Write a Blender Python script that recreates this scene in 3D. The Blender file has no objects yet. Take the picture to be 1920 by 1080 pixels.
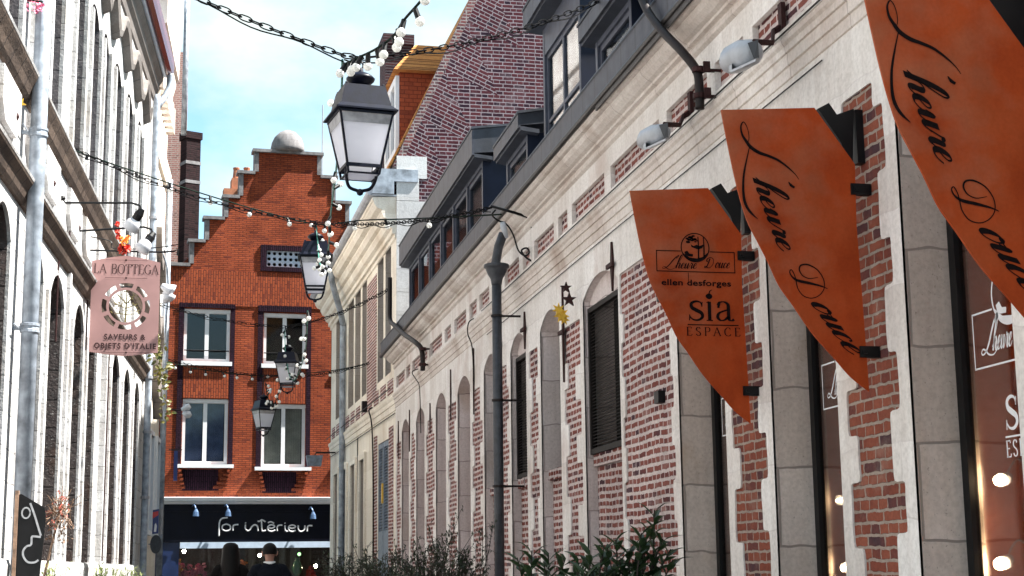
import bpy, bmesh, math, random
from mathutils import Vector, Matrix
from mathutils.geometry import tessellate_polygon
R = math.radians
random.seed(11)
SC = bpy.context.scene
COL = SC.collection

# ------------------------------------------------------------------ camera
F_PX, ZC = 2900.0, 1.4                       # focal length in 1920-wide pixels, eye height
PSI, TH, RHO = R(11.44007), R(10.31401), R(0.7)
cam_d = bpy.data.cameras.new('camera'); cam = bpy.data.objects.new('camera', cam_d); COL.objects.link(cam)
SC.camera = cam
cam_d.sensor_fit = 'HORIZONTAL'; cam_d.sensor_width = 36.0; cam_d.lens = 36.0*F_PX/1920.0
cam_d.clip_start = 0.1; cam_d.clip_end = 2000
_F = Vector((math.sin(PSI)*math.cos(TH), math.cos(PSI)*math.cos(TH), math.sin(TH)))
_R0 = Vector((math.cos(PSI), -math.sin(PSI), 0)); _U0 = _R0.cross(_F)
_Rt = _R0*math.cos(RHO) - _U0*math.sin(RHO); _Up = _U0*math.cos(RHO) + _R0*math.sin(RHO)
EYE = Vector((0, 0, ZC))
cam.matrix_world = Matrix(((_Rt.x, _Up.x, -_F.x, 0), (_Rt.y, _Up.y, -_F.y, 0), (_Rt.z, _Up.z, -_F.z, ZC), (0, 0, 0, 1)))

# ------------------------------------------------------------------ sun, sky, exposure
SUN = Vector((0.56, -0.10, 0.815)).normalized()
sun_d = bpy.data.lights.new('sun', 'SUN'); sun = bpy.data.objects.new('sun', sun_d); COL.objects.link(sun)
sun_d.energy = 5.0; sun_d.angle = R(0.5); sun_d.color = (1.0, 0.965, 0.90)
sun.rotation_euler = SUN.to_track_quat('Z', 'Y').to_euler()
SC.view_settings.view_transform = 'Standard'; SC.view_settings.look = 'None'
SC.view_settings.gamma = 1.0; SC.view_settings.exposure = 2.1
SC.view_settings.use_curve_mapping = False
W = bpy.data.worlds.new('World'); SC.world = W; W.use_nodes = True
wn, wl = W.node_tree.nodes, W.node_tree.links
for n in list(wn): wn.remove(n)
wout = wn.new('ShaderNodeOutputWorld'); wbg = wn.new('ShaderNodeBackground'); wbg.inputs['Strength'].default_value = 0.070
sky = wn.new('ShaderNodeTexSky'); sky.sky_type = 'NISHITA'; sky.sun_disc = False
sky.sun_elevation = math.asin(SUN.z); sky.sun_rotation = math.atan2(SUN.x, SUN.y)
sky.altitude = 50; sky.air_density = 1.0; sky.dust_density = 1.2; sky.ozone_density = 1.6
tc = wn.new('ShaderNodeTexCoord'); mp = wn.new('ShaderNodeMapping'); mp.inputs['Scale'].default_value = (3.4, 3.4, 6.0); mp.inputs['Location'].default_value = (1.15, 0.4, 2.2)
cn = wn.new('ShaderNodeTexNoise'); cn.inputs['Scale'].default_value = 1.6; cn.inputs['Detail'].default_value = 7; cn.inputs['Roughness'].default_value = 0.55
cr = wn.new('ShaderNodeValToRGB'); cr.color_ramp.elements[0].position = 0.40; cr.color_ramp.elements[1].position = 0.66
cmx = wn.new('ShaderNodeMix'); cmx.data_type = 'RGBA'
tint = wn.new('ShaderNodeMix'); tint.data_type = 'RGBA'; tint.blend_type = 'MULTIPLY'; tint.inputs[0].default_value = 1.0; tint.inputs[7].default_value = (0.92, 1.10, 1.0, 1)
wl.new(tc.outputs['Generated'], mp.inputs['Vector']); wl.new(mp.outputs[0], cn.inputs['Vector']); wl.new(cn.outputs['Fac'], cr.inputs[0])
wl.new(sky.outputs[0], tint.inputs[6])
wl.new(cr.outputs[0], cmx.inputs[0]); wl.new(tint.outputs[2], cmx.inputs[6]); cmx.inputs[7].default_value = (3.55, 3.95, 3.85, 1)
wl.new(cmx.outputs[2], wbg.inputs['Color']); wl.new(wbg.outputs[0], wout.inputs['Surface'])

# ------------------------------------------------------------------ helpers: frames and meshes
class Frame:
    """wall frame: local x along the wall, z up; so=+1 when local +y points to the street, -1 when -y does"""
    def __init__(s, org, ang, so): s.org = Vector(org); s.ang = ang; s.so = so; s.x = Vector((math.cos(ang), math.sin(ang), 0)); s.o = Vector((-math.sin(ang), math.cos(ang), 0))*so
    def px(s, x, y, o=0.0):                   # photo pixel -> (along, height) on the plane o metres off the wall
        d = _F + _Rt*((x-960)/F_PX) - _Up*((y-540)/F_PX)
        p0 = s.org + s.o*o; t = (p0-EYE).dot(s.o)/d.dot(s.o); p = EYE + d*t
        return ((p-s.org).dot(s.x), p.z)
    def world(s, u, o, z): return s.org + s.x*u + s.o*o + Vector((0, 0, z))
def at(x, y, Y):                              # photo pixel -> point at street depth Y
    d = _F + _Rt*((x-960)/F_PX) - _Up*((y-540)/F_PX); t = Y/d.y
    return EYE + d*t

def catmull(pts, n=6, closed=False):
    if len(pts) < 3: return [tuple(p) for p in pts]
    P = [tuple(p) for p in pts]; k = len(P); out = []
    rng = range(k) if closed else range(k-1)
    for i in rng:
        p0 = P[(i-1) % k] if (closed or i > 0) else P[0]; p1 = P[i]; p2 = P[(i+1) % k]
        p3 = P[(i+2) % k] if (closed or i+2 < k) else P[-1]
        for j in range(n):
            t = j/n
            out.append(tuple(0.5*((2*b)+(-a+c)*t+(2*a-5*b+4*c-d)*t*t+(-a+3*b-3*c+d)*t**3) for a, b, c, d in zip(p0, p1, p2, p3)))
    if not closed: out.append(P[-1])
    return out

class MB:
    def __init__(s, so=1): s.v = []; s.f = []; s.so = so; s.mi = []; s.cur = 0
    def P(s, u, o, z): s.v.append((u, s.so*o, z)); return len(s.v)-1
    def face(s, idx): s.f.append(tuple(idx)); s.mi.append(s.cur)
    def box(s, u0, u1, o0, o1, z0, z1):
        b = [s.P(u, o, z) for z in (z0, z1) for o in (o0, o1) for u in (u0, u1)]
        for q in ((0, 1, 3, 2), (4, 6, 7, 5), (0, 4, 5, 1), (2, 3, 7, 6), (0, 2, 6, 4), (1, 5, 7, 3)): s.face([b[i] for i in q])
    def hexa(s, lo, hi):                      # two quads (lists of 4 (u,o,z))
        a = [s.P(*p) for p in lo]; b = [s.P(*p) for p in hi]
        s.face(a); s.face(b)
        for i in range(4): j = (i+1) % 4; s.face((a[i], a[j], b[j], b[i]))
    def plate(s, outer, holes, o0, o1, sides=True):
        loops = [outer]+list(holes)
        tri = tessellate_polygon([[Vector((p[0], p[1], 0)) for p in l] for l in loops])
        flat = [p for l in loops for p in l]
        a = [s.P(p[0], o1, p[1]) for p in flat]
        for t in tri: s.face([a[i] for i in t])
        if o0 is not None and o0 != o1:
            b = [s.P(p[0], o0, p[1]) for p in flat]
            for t in tri: s.face([b[i] for i in reversed(t)])
            k = 0
            for l in (loops if sides else []):
                n = len(l)
                for i in range(n): j = (i+1) % n; s.face((a[k+i], a[k+j], b[k+j], b[k+i]))
                k += n
    def profile(s, prof, u0, u1, cap=True, zt=0.0, segs=1):   # prof [(o,z)] extruded along u
        rows = []
        for k in range(segs+1):
            u = u0+(u1-u0)*k/segs
            rows.append([s.P(u, o, z+zt*(u-u0)) for o, z in prof])
        n = len(prof)
        for a, b in zip(rows, rows[1:]):
            for i in range(n): j = (i+1) % n; s.face((a[i], a[j], b[j], b[i]))
        if cap: s.face(rows[0]); s.face(list(reversed(rows[-1])))
    def strip(s, path, o0, o1, closed=False):   # path [(u,z)] swept from o0 to o1
        a = [s.P(p[0], o0, p[1]) for p in path]; b = [s.P(p[0], o1, p[1]) for p in path]
        n = len(path)
        for i in range(n if closed else n-1): j = (i+1) % n; s.face((a[i], a[j], b[j], b[i]))
    def tube(s, pts, r, seg=8, cap=True, closed=False):
        pts = [Vector((p[0], s.so*p[1], p[2])) for p in pts]; n = len(pts); rings = []
        up = Vector((0, 0, 1)); prev = None
        for i in range(n):
            if closed: d = pts[(i+1) % n]-pts[(i-1) % n]
            else: d = pts[min(i+1, n-1)]-pts[max(i-1, 0)]
            if d.length < 1e-9: d = Vector((0, 0, 1))
            d.normalize()
            if prev is None: a = d.orthogonal().normalized()
            else: a = (prev-d*prev.dot(d)); a = a.normalized() if a.length > 1e-6 else d.orthogonal().normalized()
            prev = a; b = d.cross(a); rr = r[i] if isinstance(r, (list, tuple)) else r
            ring = []
            for k in range(seg):
                q = pts[i]+a*(rr*math.cos(2*math.pi*k/seg))+b*(rr*math.sin(2*math.pi*k/seg)); s.v.append(tuple(q)); ring.append(len(s.v)-1)
            rings.append(ring)
        m = n if closed else n-1
        for i in range(m):
            A, B = rings[i], rings[(i+1) % n]
            for k in range(seg): j = (k+1) % seg; s.face((A[k], A[j], B[j], B[k]))
        if cap and not closed: s.face(list(reversed(rings[0]))); s.face(rings[-1])
    def lathe(s, prof, c, seg=16, half=False):   # prof [(r,z)] about vertical axis at c=(u,o,z)
        rings = []
        for r, z in prof:
            rings.append([s.P(c[0]+r*math.cos(2*math.pi*k/seg), c[1]+r*math.sin(2*math.pi*k/seg), c[2]+z) for k in range(seg)])
        for A, B in zip(rings, rings[1:]):
            for k in range(seg): j = (k+1) % seg; s.face((A[k], A[j], B[j], B[k]))
        s.face(list(reversed(rings[0]))); s.face(rings[-1])
    def ball(s, c, r, seg=10, rz=1.0):
        n = max(4, seg//2); s.lathe([(max(1e-4, r*math.sin(math.pi*i/n)), -r*rz*math.cos(math.pi*i/n)) for i in range(n+1)], c, seg)
    def ribbon(s, pts, w, o, fn=lambda x, y: (x, y)):   # flat painted stroke in the (u,z) plane
        n = len(pts); L = []
        for i in range(n):
            a, b = pts[max(i-1, 0)], pts[min(i+1, n-1)]
            dx, dy = b[0]-a[0], b[1]-a[1]; l = math.hypot(dx, dy) or 1
            ww = (w[i] if isinstance(w, (list, tuple)) else w)/2
            nx, ny = -dy/l*ww, dx/l*ww
            p, q = fn(pts[i][0]+nx, pts[i][1]+ny), fn(pts[i][0]-nx, pts[i][1]-ny)
            L.append((s.P(p[0], o, p[1]), s.P(q[0], o, q[1])))
        for A, B in zip(L, L[1:]): s.face((A[0], A[1], B[1], B[0]))
    def split(s, name, mat, parent=None, smooth=False, gap=0.02):
        """build every separate piece as an object of its own"""
        par = list(range(len(s.v)))
        def find(i):
            while par[i] != i: par[i] = par[par[i]]; i = par[i]
            return i
        for f in s.f:
            for i in f[1:]: par[find(i)] = find(f[0])
        comp = {}
        for i in range(len(s.v)): comp.setdefault(find(i), []).append(i)
        C = []
        for ids in comp.values():
            lo = [min(s.v[i][k] for i in ids)-gap/2 for k in range(3)]; hi = [max(s.v[i][k] for i in ids)+gap/2 for k in range(3)]
            new = [lo, hi, set(ids)]; again = True
            while again:
                again = False
                for c in C:
                    if all(c[0][k] <= new[1][k] and new[0][k] <= c[1][k] for k in range(3)):
                        new = [[min(a, b) for a, b in zip(c[0], new[0])], [max(a, b) for a, b in zip(c[1], new[1])], c[2] | new[2]]; C.remove(c); again = True; break
            C.append(new)
        out = []
        for lo, hi, ids in C:
            m = MB(s.so); mp_ = {}
            for i in sorted(ids): mp_[i] = len(m.v); m.v.append(s.v[i])
            for f in s.f:
                if f[0] in ids: m.face([mp_[i] for i in f])
            out.append(m.build(name, mat, parent, smooth))
        return out
    def build(s, name, mat, parent=None, smooth=False, keep=False):
        me = bpy.data.meshes.new(name); me.from_pydata(s.v, [], s.f)
        mats = mat if isinstance(mat, (list, tuple)) else [mat]
        for m in mats: me.materials.append(m)
        if len(mats) > 1: me.polygons.foreach_set('material_index', s.mi)
        if smooth: me.polygons.foreach_set('use_smooth', [True]*len(me.polygons))
        if not keep:
            bm = bmesh.new(); bm.from_mesh(me); bmesh.ops.recalc_face_normals(bm, faces=bm.faces); bm.to_mesh(me); bm.free()
        me.update()
        o = bpy.data.objects.new(name, me); COL.objects.link(o)
        if parent is not None: o.parent = parent
        return o
def tag(o, label=None, cat=None, group=None, kind=None):
    if label: o['label'] = label
    if cat: o['category'] = cat
    if group: o['group'] = group
    if kind: o['kind'] = kind
    return o
def thing(name, label, cat, loc=(0, 0, 0), rz=0.0, group=None):
    o = bpy.data.objects.new(name, None); COL.objects.link(o); o.location = loc; o.rotation_euler = (0, 0, rz); o.empty_display_size = 0.2
    return tag(o, label, cat, group)
def bevel(o, w=0.006, seg=1):
    m = o.modifiers.new('bevel', 'BEVEL'); m.width = w; m.segments = seg; m.limit_method = 'ANGLE'; m.angle_limit = R(40); return o
def copy_tree(src, parent=None):
    c = src.copy(); COL.objects.link(c)
    if parent is not None: c.parent = parent
    for ch in [o for o in COL.objects if o.parent == src]: copy_tree(ch, c)
    return c
def arc_top(u0, u1, zs, rise, n=10):          # points from (u0,zs) over the crown to (u1,zs)
    w = (u1-u0)/2; rad = (w*w+rise*rise)/(2*rise); cz = zs+rise-rad; a = math.asin(min(1, w/rad)); c = (u0+u1)/2
    if rise > w: a = math.pi-a
    return [(c+rad*math.sin(-a+2*a*k/n), cz+rad*math.cos(-a+2*a*k/n)) for k in range(n+1)]
def opening(u0, u1, zb, zs, rise, n=10): return [(u0, zb)]+arc_top(u0, u1, zs, rise, n)+[(u1, zb)]

# ------------------------------------------------------------------ materials
class NG:
    def __init__(s, name):
        s.m = bpy.data.materials.new(name); s.m.use_nodes = True; s.t = s.m.node_tree
        s.b = s.t.nodes['Principled BSDF']; s.out = s.t.nodes['Material Output']; s._c = None
    def n(s, typ, **kw):
        x = s.t.nodes.new('ShaderNode'+typ)
        for k, v in kw.items():
            if k.startswith('i_'):
                key = k[2:]; key = int(key) if key.isdigit() else key.replace('_', ' ')
                if hasattr(v, 'is_linked') or hasattr(v, 'links'): s.t.links.new(v, x.inputs[key])
                else: x.inputs[key].default_value = v
            else: setattr(x, k, v)
        return x
    def l(s, a, b): s.t.links.new(a, b)
    def obj(s):
        if s._c is None: s._c = s.n('TexCoord').outputs['Object']
        return s._c
    def map(s, scale=(1, 1, 1), loc=(0, 0, 0), rot=(0, 0, 0), vec=None):
        return s.n('Mapping', i_Vector=vec or s.obj(), i_Scale=scale, i_Location=loc, i_Rotation=rot).outputs[0]
    def noise(s, scale, detail=4, vec=None, rough=0.55, color=False):
        x = s.n('TexNoise', i_Vector=vec or s.obj(), i_Scale=scale, i_Detail=detail, i_Roughness=rough); return x.outputs['Color' if color else 'Fac']
    def ramp(s, fac, stops):
        x = s.n('ValToRGB', i_0=fac); e = x.color_ramp.elements
        while len(e) < len(stops): e.new(0.5)
        for el, (p, c) in zip(e, stops): el.position = p; el.color = c if len(c) == 4 else (*c, 1)
        return x.outputs[0]
    def mix(s, fac, a, b, blend='MIX'):
        x = s.n('Mix', data_type='RGBA', blend_type=blend)
        for k, v in ((0, fac), (6, a), (7, b)):
            if hasattr(v, 'links'): s.l(v, x.inputs[k])
            else: x.inputs[k].default_value = v if k == 0 else (v if len(v) == 4 else (*v, 1))
        return x.outputs[2]
    def math(s, op, a, b=0.0, c=None):
        x = s.n('Math', operation=op)
        for k, v in enumerate((a, b, c)):
            if v is None: continue
            if hasattr(v, 'links'): s.l(v, x.inputs[k])
            else: x.inputs[k].default_value = v
        return x.outputs[0]
    def xyz(s, vec): x = s.n('SeparateXYZ', i_0=vec); return x.outputs
    def comb(s, x, y, z=0.0):
        c = s.n('CombineXYZ')
        for k, v in enumerate((x, y, z)):
            if hasattr(v, 'links'): s.l(v, c.inputs[k])
            else: c.inputs[k].default_value = v
        return c.outputs[0]
    def bump(s, h, strength=0.4, dist=0.02):
        x = s.n('Bump', i_Strength=strength, i_Distance=dist); s.l(h, x.inputs['Height']); s.l(x.outputs[0], s.b.inputs['Normal']); return x
    def fin(s, col=None, rough=0.8, metal=0.0, spec=None):
        if col is not None:
            if hasattr(col, 'links'): s.l(col, s.b.inputs['Base Color'])
            else: s.b.inputs['Base Color'].default_value = col if len(col) == 4 else (*col, 1)
        if hasattr(rough, 'links'): s.l(rough, s.b.inputs['Roughness'])
        else: s.b.inputs['Roughness'].default_value = rough
        s.b.inputs['Metallic'].default_value = metal
        if spec is not None: s.b.inputs['Specular IOR Level'].default_value = spec
        return s.m

def m_plain(name, col, rough=0.6, metal=0.0, var=0.25, scale=9.0, bump=0.0, spec=None):
    g = NG(name); nz = g.noise(scale, 5)
    lo = tuple(c*(1-var) for c in col); hi = tuple(min(1, c*(1+var)) for c in col)
    c = g.ramp(nz, [(0.3, lo), (0.7, hi)])
    if bump: g.bump(g.noise(scale*5, 4), bump, 0.01)
    return g.fin(c, rough, metal, spec)

def m_stone(name, light, dark, joint=None, bw=0.8, bh=0.31, axis='xz', streak=0.5, bump=0.35, jdark=0.6, jsize=0.006, stain=None, spot=0.0, sun_fleck=0.0):
    g = NG(name); X = g.xyz(g.obj())
    a = {'xz': (X[0], X[2]), 'yz': (X[1], X[2])}[axis]
    wob = g.noise(3.0, 2, color=True)
    sx = g.map((7, 7, 0.55)); st = g.noise(1.6, 6, sx)
    big = g.noise(0.9, 5)
    mixf = g.math('ADD', g.math('MULTIPLY', st, streak), g.math('MULTIPLY', big, 1-streak))
    c = g.ramp(mixf, [(0.34, dark), (0.62, light)])
    fine = g.noise(38, 5)
    c = g.mix(0.55, c, g.ramp(fine, [(0.3, (0.72, 0.70, 0.68)), (0.62, (1.06, 1.05, 1.04))]), 'MULTIPLY')
    if stain: c = g.mix(g.ramp(g.noise(1.3, 4, g.map((1, 1, 0.8), (3.7, 1.1, 0.4))), [(0.56, (0, 0, 0)), (0.72, (0.7, 0.7, 0.7))]), c, stain)
    if spot: c = g.mix(g.ramp(g.noise(60, 2), [(0.66, (0, 0, 0)), (0.74, (spot,)*3)]), c, (0.06, 0.05, 0.045))
    if sun_fleck: c = g.mix(g.ramp(g.noise(26, 3, g.map((1, 1, 1.6), (5, 2, 1))), [(0.60, (0, 0, 0)), (0.70, (sun_fleck,)*3)]), c, (0.42, 0.40, 0.38))  # pale flecks put glancing sun on rough stone into the colour
    h = g.math('ADD', g.math('MULTIPLY', fine, 0.5), g.noise(9, 4))
    if joint:
        v = g.comb(g.math('ADD', a[0], g.math('MULTIPLY', g.xyz(wob)[0], 0.02)), g.math('ADD', a[1], g.math('MULTIPLY', g.xyz(wob)[1], 0.09)))
        br = g.n('TexBrick', i_Vector=v, i_Scale=1.0, i_Mortar_Size=jsize, i_Mortar_Smooth=0.3, i_Brick_Width=bw, i_Row_Height=bh, i_Color1=(1, 1, 1, 1), i_Color2=(0.86, 0.84, 0.82, 1), i_Mortar=(1, 1, 1, 1))
        c = g.mix(1.0, c, br.outputs['Color'], 'MULTIPLY')
        c = g.mix(g.math('MULTIPLY', br.outputs['Fac'], jdark), c, joint)
        h = g.math('SUBTRACT', h, g.math('MULTIPLY', br.outputs['Fac'], 0.8))
    g.bump(h, bump, 0.012)
    return g.fin(c, 0.88, spec=0.25)

def m_brick(name, c1, c2, dark, mortar, bw=0.22, bh=0.068, ms=0.016, flemish=True, axis='xz', wob=0.02, warp=0.03, bump=0.6, darkp=0.64, grime=0.25, swap=False, vec=None, g=None, msmooth=0.25, smear=0.9):
    g = g or NG(name)
    if vec is None:
        X = g.xyz(g.obj()); a0, a1 = {'xz': (X[0], X[2]), 'yz': (X[1], X[2])}[axis]
        if swap: a0, a1 = a1, a0
    else:
        X = g.xyz(vec); a0, a1 = X[0], X[1]
    lo = g.noise(0.8, 2, color=True); hi = g.noise(14, 2, color=True); L = g.xyz(lo); Hh = g.xyz(hi)
    a1w = g.math('ADD', a1, g.math('ADD', g.math('MULTIPLY', g.math('SUBTRACT', L[1], 0.5), warp*2), g.math('MULTIPLY', g.math('SUBTRACT', Hh[1], 0.5), wob)))
    a0w = g.math('ADD', a0, g.math('MULTIPLY', g.math('SUBTRACT', Hh[0], 0.5), wob*1.5))
    if flemish:
        row = g.math('FLOOR', g.math('DIVIDE', a1w, bh)); par = g.math('FLOORED_MODULO', row, 2.0)
        a0w = g.math('MULTIPLY', a0w, g.math('ADD', 1.0, g.math('MULTIPLY', par, 0.85)))
    v = g.comb(a0w, a1w)
    br = g.n('TexBrick', i_Vector=v, i_Scale=1.0, i_Mortar_Size=ms, i_Mortar_Smooth=msmooth, i_Bias=0.0, i_Brick_Width=bw, i_Row_Height=bh, i_Color1=(0, 0, 0, 1), i_Color2=(1, 1, 1, 1), i_Mortar=(0.5, 0.5, 0.5, 1))
    rnd = g.math('ADD', br.outputs['Color'], g.math('MULTIPLY', g.math('SUBTRACT', g.noise(6, 3), 0.5), 0.5))
    c = g.ramp(rnd, [(0.0, dark), (1-darkp, c1), (0.62, c2), (0.8, c1), (1.0, c2)])
    c = g.mix(0.5, c, g.ramp(g.noise(45, 4), [(0.3, (0.66, 0.66, 0.66)), (0.65, (1.12, 1.1, 1.08))]), 'MULTIPLY')
    mo = g.mix(0.6, mortar, g.ramp(g.noise(20, 4), [(0.3, (0.6, 0.58, 0.56)), (0.65, (1.1, 1.1, 1.1))]), 'MULTIPLY')
    sm_ = g.ramp(g.noise(2.1, 6, g.map((1, 1, 1.5), (4, 2, 7)), 0.65), [(0.56, (0, 0, 0)), (0.74, (smear,)*3)])
    c = g.mix(g.math('MAXIMUM', br.outputs['Fac'], g.math('MULTIPLY', sm_, g.noise(30, 3))), c, mo)
    c = g.mix(grime, c, g.ramp(g.noise(1.1, 5), [(0.35, (0.55, 0.53, 0.52)), (0.6, (1.1, 1.08, 1.06))]), 'MULTIPLY')
    g.bump(g.math('SUBTRACT', g.math('MULTIPLY', g.noise(40, 3), 0.25), br.outputs['Fac']), bump, 0.012)
    return g.fin(c, 0.9, spec=0.08)

M = {}
M['white'] = m_stone('whitewashed_stone', (0.85, 0.825, 0.81), (0.70, 0.655, 0.63), (0.42, 0.35, 0.33), 0.62, 0.42, streak=0.55, jdark=0.32, stain=(0.56, 0.46, 0.42))
M['reveal'] = m_stone('reveal_stone', (0.68, 0.60, 0.555), (0.49, 0.415, 0.375), (0.24, 0.20, 0.18), 5.0, 0.52, 'yz', 0.4, jdark=0.9, jsize=0.009, stain=(0.42, 0.30, 0.19), spot=0.4)
M['reveal2'] = m_stone('pale_reveal_stone', (0.72, 0.645, 0.64), (0.54, 0.465, 0.46), (0.26, 0.21, 0.20), 5.0, 0.5, 'yz', 0.4, jdark=0.8, jsize=0.008, stain=(0.46, 0.36, 0.30), spot=0.4)
M['mould'] = m_stone('moulded_stone', (0.79, 0.745, 0.71), (0.61, 0.53, 0.49), (0.30, 0.23, 0.21), 0.95, 9.0, streak=0.3, jdark=0.7, stain=(0.40, 0.30, 0.25))
M['brick'] = m_brick('old_red_brick', (0.20, 0.066, 0.055), (0.26, 0.10, 0.085), (0.075, 0.04, 0.05), (0.60, 0.51, 0.50), ms=0.0165, grime=0.45, bump=0.9, wob=0.026)
M['brick2'] = m_brick('pier_red_brick', (0.22, 0.066, 0.045), (0.28, 0.092, 0.06), (0.075, 0.042, 0.05), (0.36, 0.29, 0.25), ms=0.010, grime=0.5, bump=0.9, wob=0.026, warp=0.02)
M['cream'] = m_stone('cream_stone', (0.92, 0.875, 0.79), (0.79, 0.715, 0.62), (0.4, 0.32, 0.25), 0.9, 0.4, streak=0.6, jdark=0.3, stain=(0.68, 0.58, 0.46))
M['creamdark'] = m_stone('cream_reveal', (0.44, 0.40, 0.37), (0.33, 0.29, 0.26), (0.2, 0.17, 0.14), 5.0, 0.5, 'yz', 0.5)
M['quoin'] = m_stone('pale_quoin', (0.60, 0.61, 0.62), (0.46, 0.46, 0.47), (0.3, 0.29, 0.28), 9, 0.46, streak=0.3)
M['lwhite'] = m_stone('limewashed_stone', (0.60, 0.61, 0.62), (0.38, 0.365, 0.365), (0.05, 0.04, 0.035), 0.75, 0.34, streak=0.45, bump=0.9, jdark=0.5, jsize=0.007, stain=(0.34, 0.30, 0.26), spot=0.95)
M['lreveal'] = m_stone('shaded_reveal_stone', (0.105, 0.086, 0.083), (0.056, 0.045, 0.045), (0.016, 0.012, 0.012), 5.0, 0.36, 'yz', 0.2, bump=1.0, jdark=0.9, jsize=0.012, stain=(0.10, 0.045, 0.024), sun_fleck=0.7)  # brown reveal stone, darkened so the jambs' shade is in its colour
M['lcove'] = m_stone('shaded_cornice_stone', (0.12, 0.085, 0.065), (0.055, 0.038, 0.03), (0.025, 0.017, 0.015), 0.42, 9.0, streak=0.2, bump=0.9, jdark=0.9, jsize=0.012)  # brown cornice stone with the underside's shade in its colour
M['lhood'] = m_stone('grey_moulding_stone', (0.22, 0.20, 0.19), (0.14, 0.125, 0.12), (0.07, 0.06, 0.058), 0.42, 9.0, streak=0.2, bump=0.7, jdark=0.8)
OB = ((0.335, 0.080, 0.034), (0.25, 0.056, 0.026), (0.15, 0.036, 0.023), (0.12, 0.036, 0.025))
M['obrick'] = m_brick('orange_brick', OB[0], OB[1], OB[2], OB[3], 0.21, 0.058, 0.010, False, wob=0.004, warp=0.004, bump=0.6, darkp=0.8, grime=0.7)
M['obrickv'] = m_brick('orange_soldier_brick', OB[0], OB[1], OB[2], OB[3], 0.21, 0.07, 0.012, False, wob=0.003, warp=0.002, bump=0.6, darkp=0.8, swap=True)
M['dbrick'] = m_brick('dark_purple_brick', (0.03, 0.012, 0.025), (0.022, 0.009, 0.019), (0.012, 0.006, 0.012), (0.016, 0.009, 0.014), 0.11, 0.058, 0.012, False, wob=0.003, warp=0.002)
M['dbrickv'] = m_brick('dark_soldier_brick', (0.034, 0.013, 0.026), (0.024, 0.01, 0.02), (0.012, 0.006, 0.012), (0.008, 0.005, 0.008), 0.3, 0.058, 0.014, False, wob=0.003, warp=0.002, swap=True)
M['pink'] = m_brick('pink_weathered_brick', (0.44, 0.22, 0.19), (0.36, 0.16, 0.14), (0.22, 0.10, 0.09), (0.50, 0.40, 0.36), 0.2, 0.065, 0.014)
M['soot'] = m_brick('sooty_brick', (0.034, 0.018, 0.02), (0.024, 0.014, 0.015), (0.01, 0.006, 0.008), (0.02, 0.016, 0.016), 0.2, 0.065, 0.01)
M['purple'] = m_brick('purple_grey_brick', (0.14, 0.055, 0.06), (0.19, 0.075, 0.075), (0.06, 0.035, 0.045), (0.30, 0.27, 0.27), 0.22, 0.07, 0.014)
M['slate'] = m_plain('slate', (0.032, 0.037, 0.052), 0.55, 0, 0.4, 4, 0.2)
g = NG('seamed_zinc'); X = g.xyz(g.obj()); c = g.ramp(g.noise(7, 5), [(0.3, (0.038, 0.042, 0.058)), (0.7, (0.074, 0.078, 0.098))])
c = g.mix(0.5, c, g.ramp(g.noise(2.0, 5, g.map((9, 1, 1))), [(0.3, (0.6, 0.6, 0.62)), (0.65, (1.15, 1.15, 1.15))]), 'MULTIPLY')
sd = g.math('LESS_THAN', g.math('FRACT', g.math('DIVIDE', g.math('ADD', X[0], g.math('MULTIPLY', g.math('FLOOR', g.math('DIVIDE', X[0], 0.45)), 0.0)), 0.45)), 0.075)
c = g.mix(sd, c, (0.035, 0.035, 0.04)); g.bump(g.math('SUBTRACT', g.math('MULTIPLY', g.noise(3, 3), 0.5), sd), 0.4, 0.01)
M['zinc'] = g.fin(c, 0.5, 0.3)
M['zincdark'] = m_plain('gutter_metal_and_shadow', (0.035, 0.03, 0.03), 0.45, 0.3, 0.4, 12, 0.1)
M['bluemetal'] = m_plain('blue_black_cladding', (0.008, 0.012, 0.028), 0.5, 0, 0.3, 3, spec=0.25)
M['greywood'] = m_plain('grey_painted_wood', (0.055, 0.062, 0.09), 0.5, 0, 0.25, 8)
M['pipe'] = m_plain('grey_painted_pipe', (0.034, 0.038, 0.048), 0.45, 0.0, 0.35, 16, 0.1)
M['paleblue'] = m_plain('pale_grey_pipe', (0.26, 0.295, 0.345), 0.45, 0.0, 0.5, 6, 0.1)
M['brownpipe'] = m_plain('brown_rusty_pipe', (0.014, 0.009, 0.009), 0.5, 0.0, 0.4, 18, 0.2, spec=0.25)
M['iron'] = m_plain('rusty_iron', (0.032, 0.010, 0.010), 0.7, 0.0, 0.5, 25, 0.3, spec=0.25)
M['black'] = m_plain('black_paint', (0.005, 0.005, 0.006), 0.45, 0, 0.3, 10, spec=0.25)
M['lampblack'] = m_plain('lantern_black_paint', (0.003, 0.004, 0.012), 0.4, 0.0, 0.4, 14, 0.05, spec=0.2)
M['maroon'] = m_plain('maroon_gutter_paint', (0.10, 0.012, 0.022), 0.25, 0, 0.3, 8)
M['bluewhite'] = m_plain('blue_white_soffit', (0.45, 0.55, 0.68), 0.5, 0, 0.12, 5)
M['whitepaint'] = m_plain('white_paint', (0.72, 0.74, 0.77), 0.4, 0, 0.05, 9)
M['greyblue'] = m_plain('blue_grey_shutter_paint', (0.17, 0.21, 0.27), 0.55, 0, 0.35, 9, 0.1)
M['louvre'] = m_plain('dark_brown_louvre', (0.012, 0.009, 0.0085), 0.6, 0, 0.4, 20, spec=0.2)
M['coping'] = m_plain('coping_stone', (0.16, 0.155, 0.16), 0.8, 0, 0.35, 8, 0.3)
M['navy'] = m_plain('navy_shopfront_paint', (0.002, 0.003, 0.010), 0.45, 0, 0.3, 4, spec=0.2)
M['dark'] = m_plain('dark_room', (0.010, 0.008, 0.008), 0.9, 0, 0.3, 3)
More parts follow.
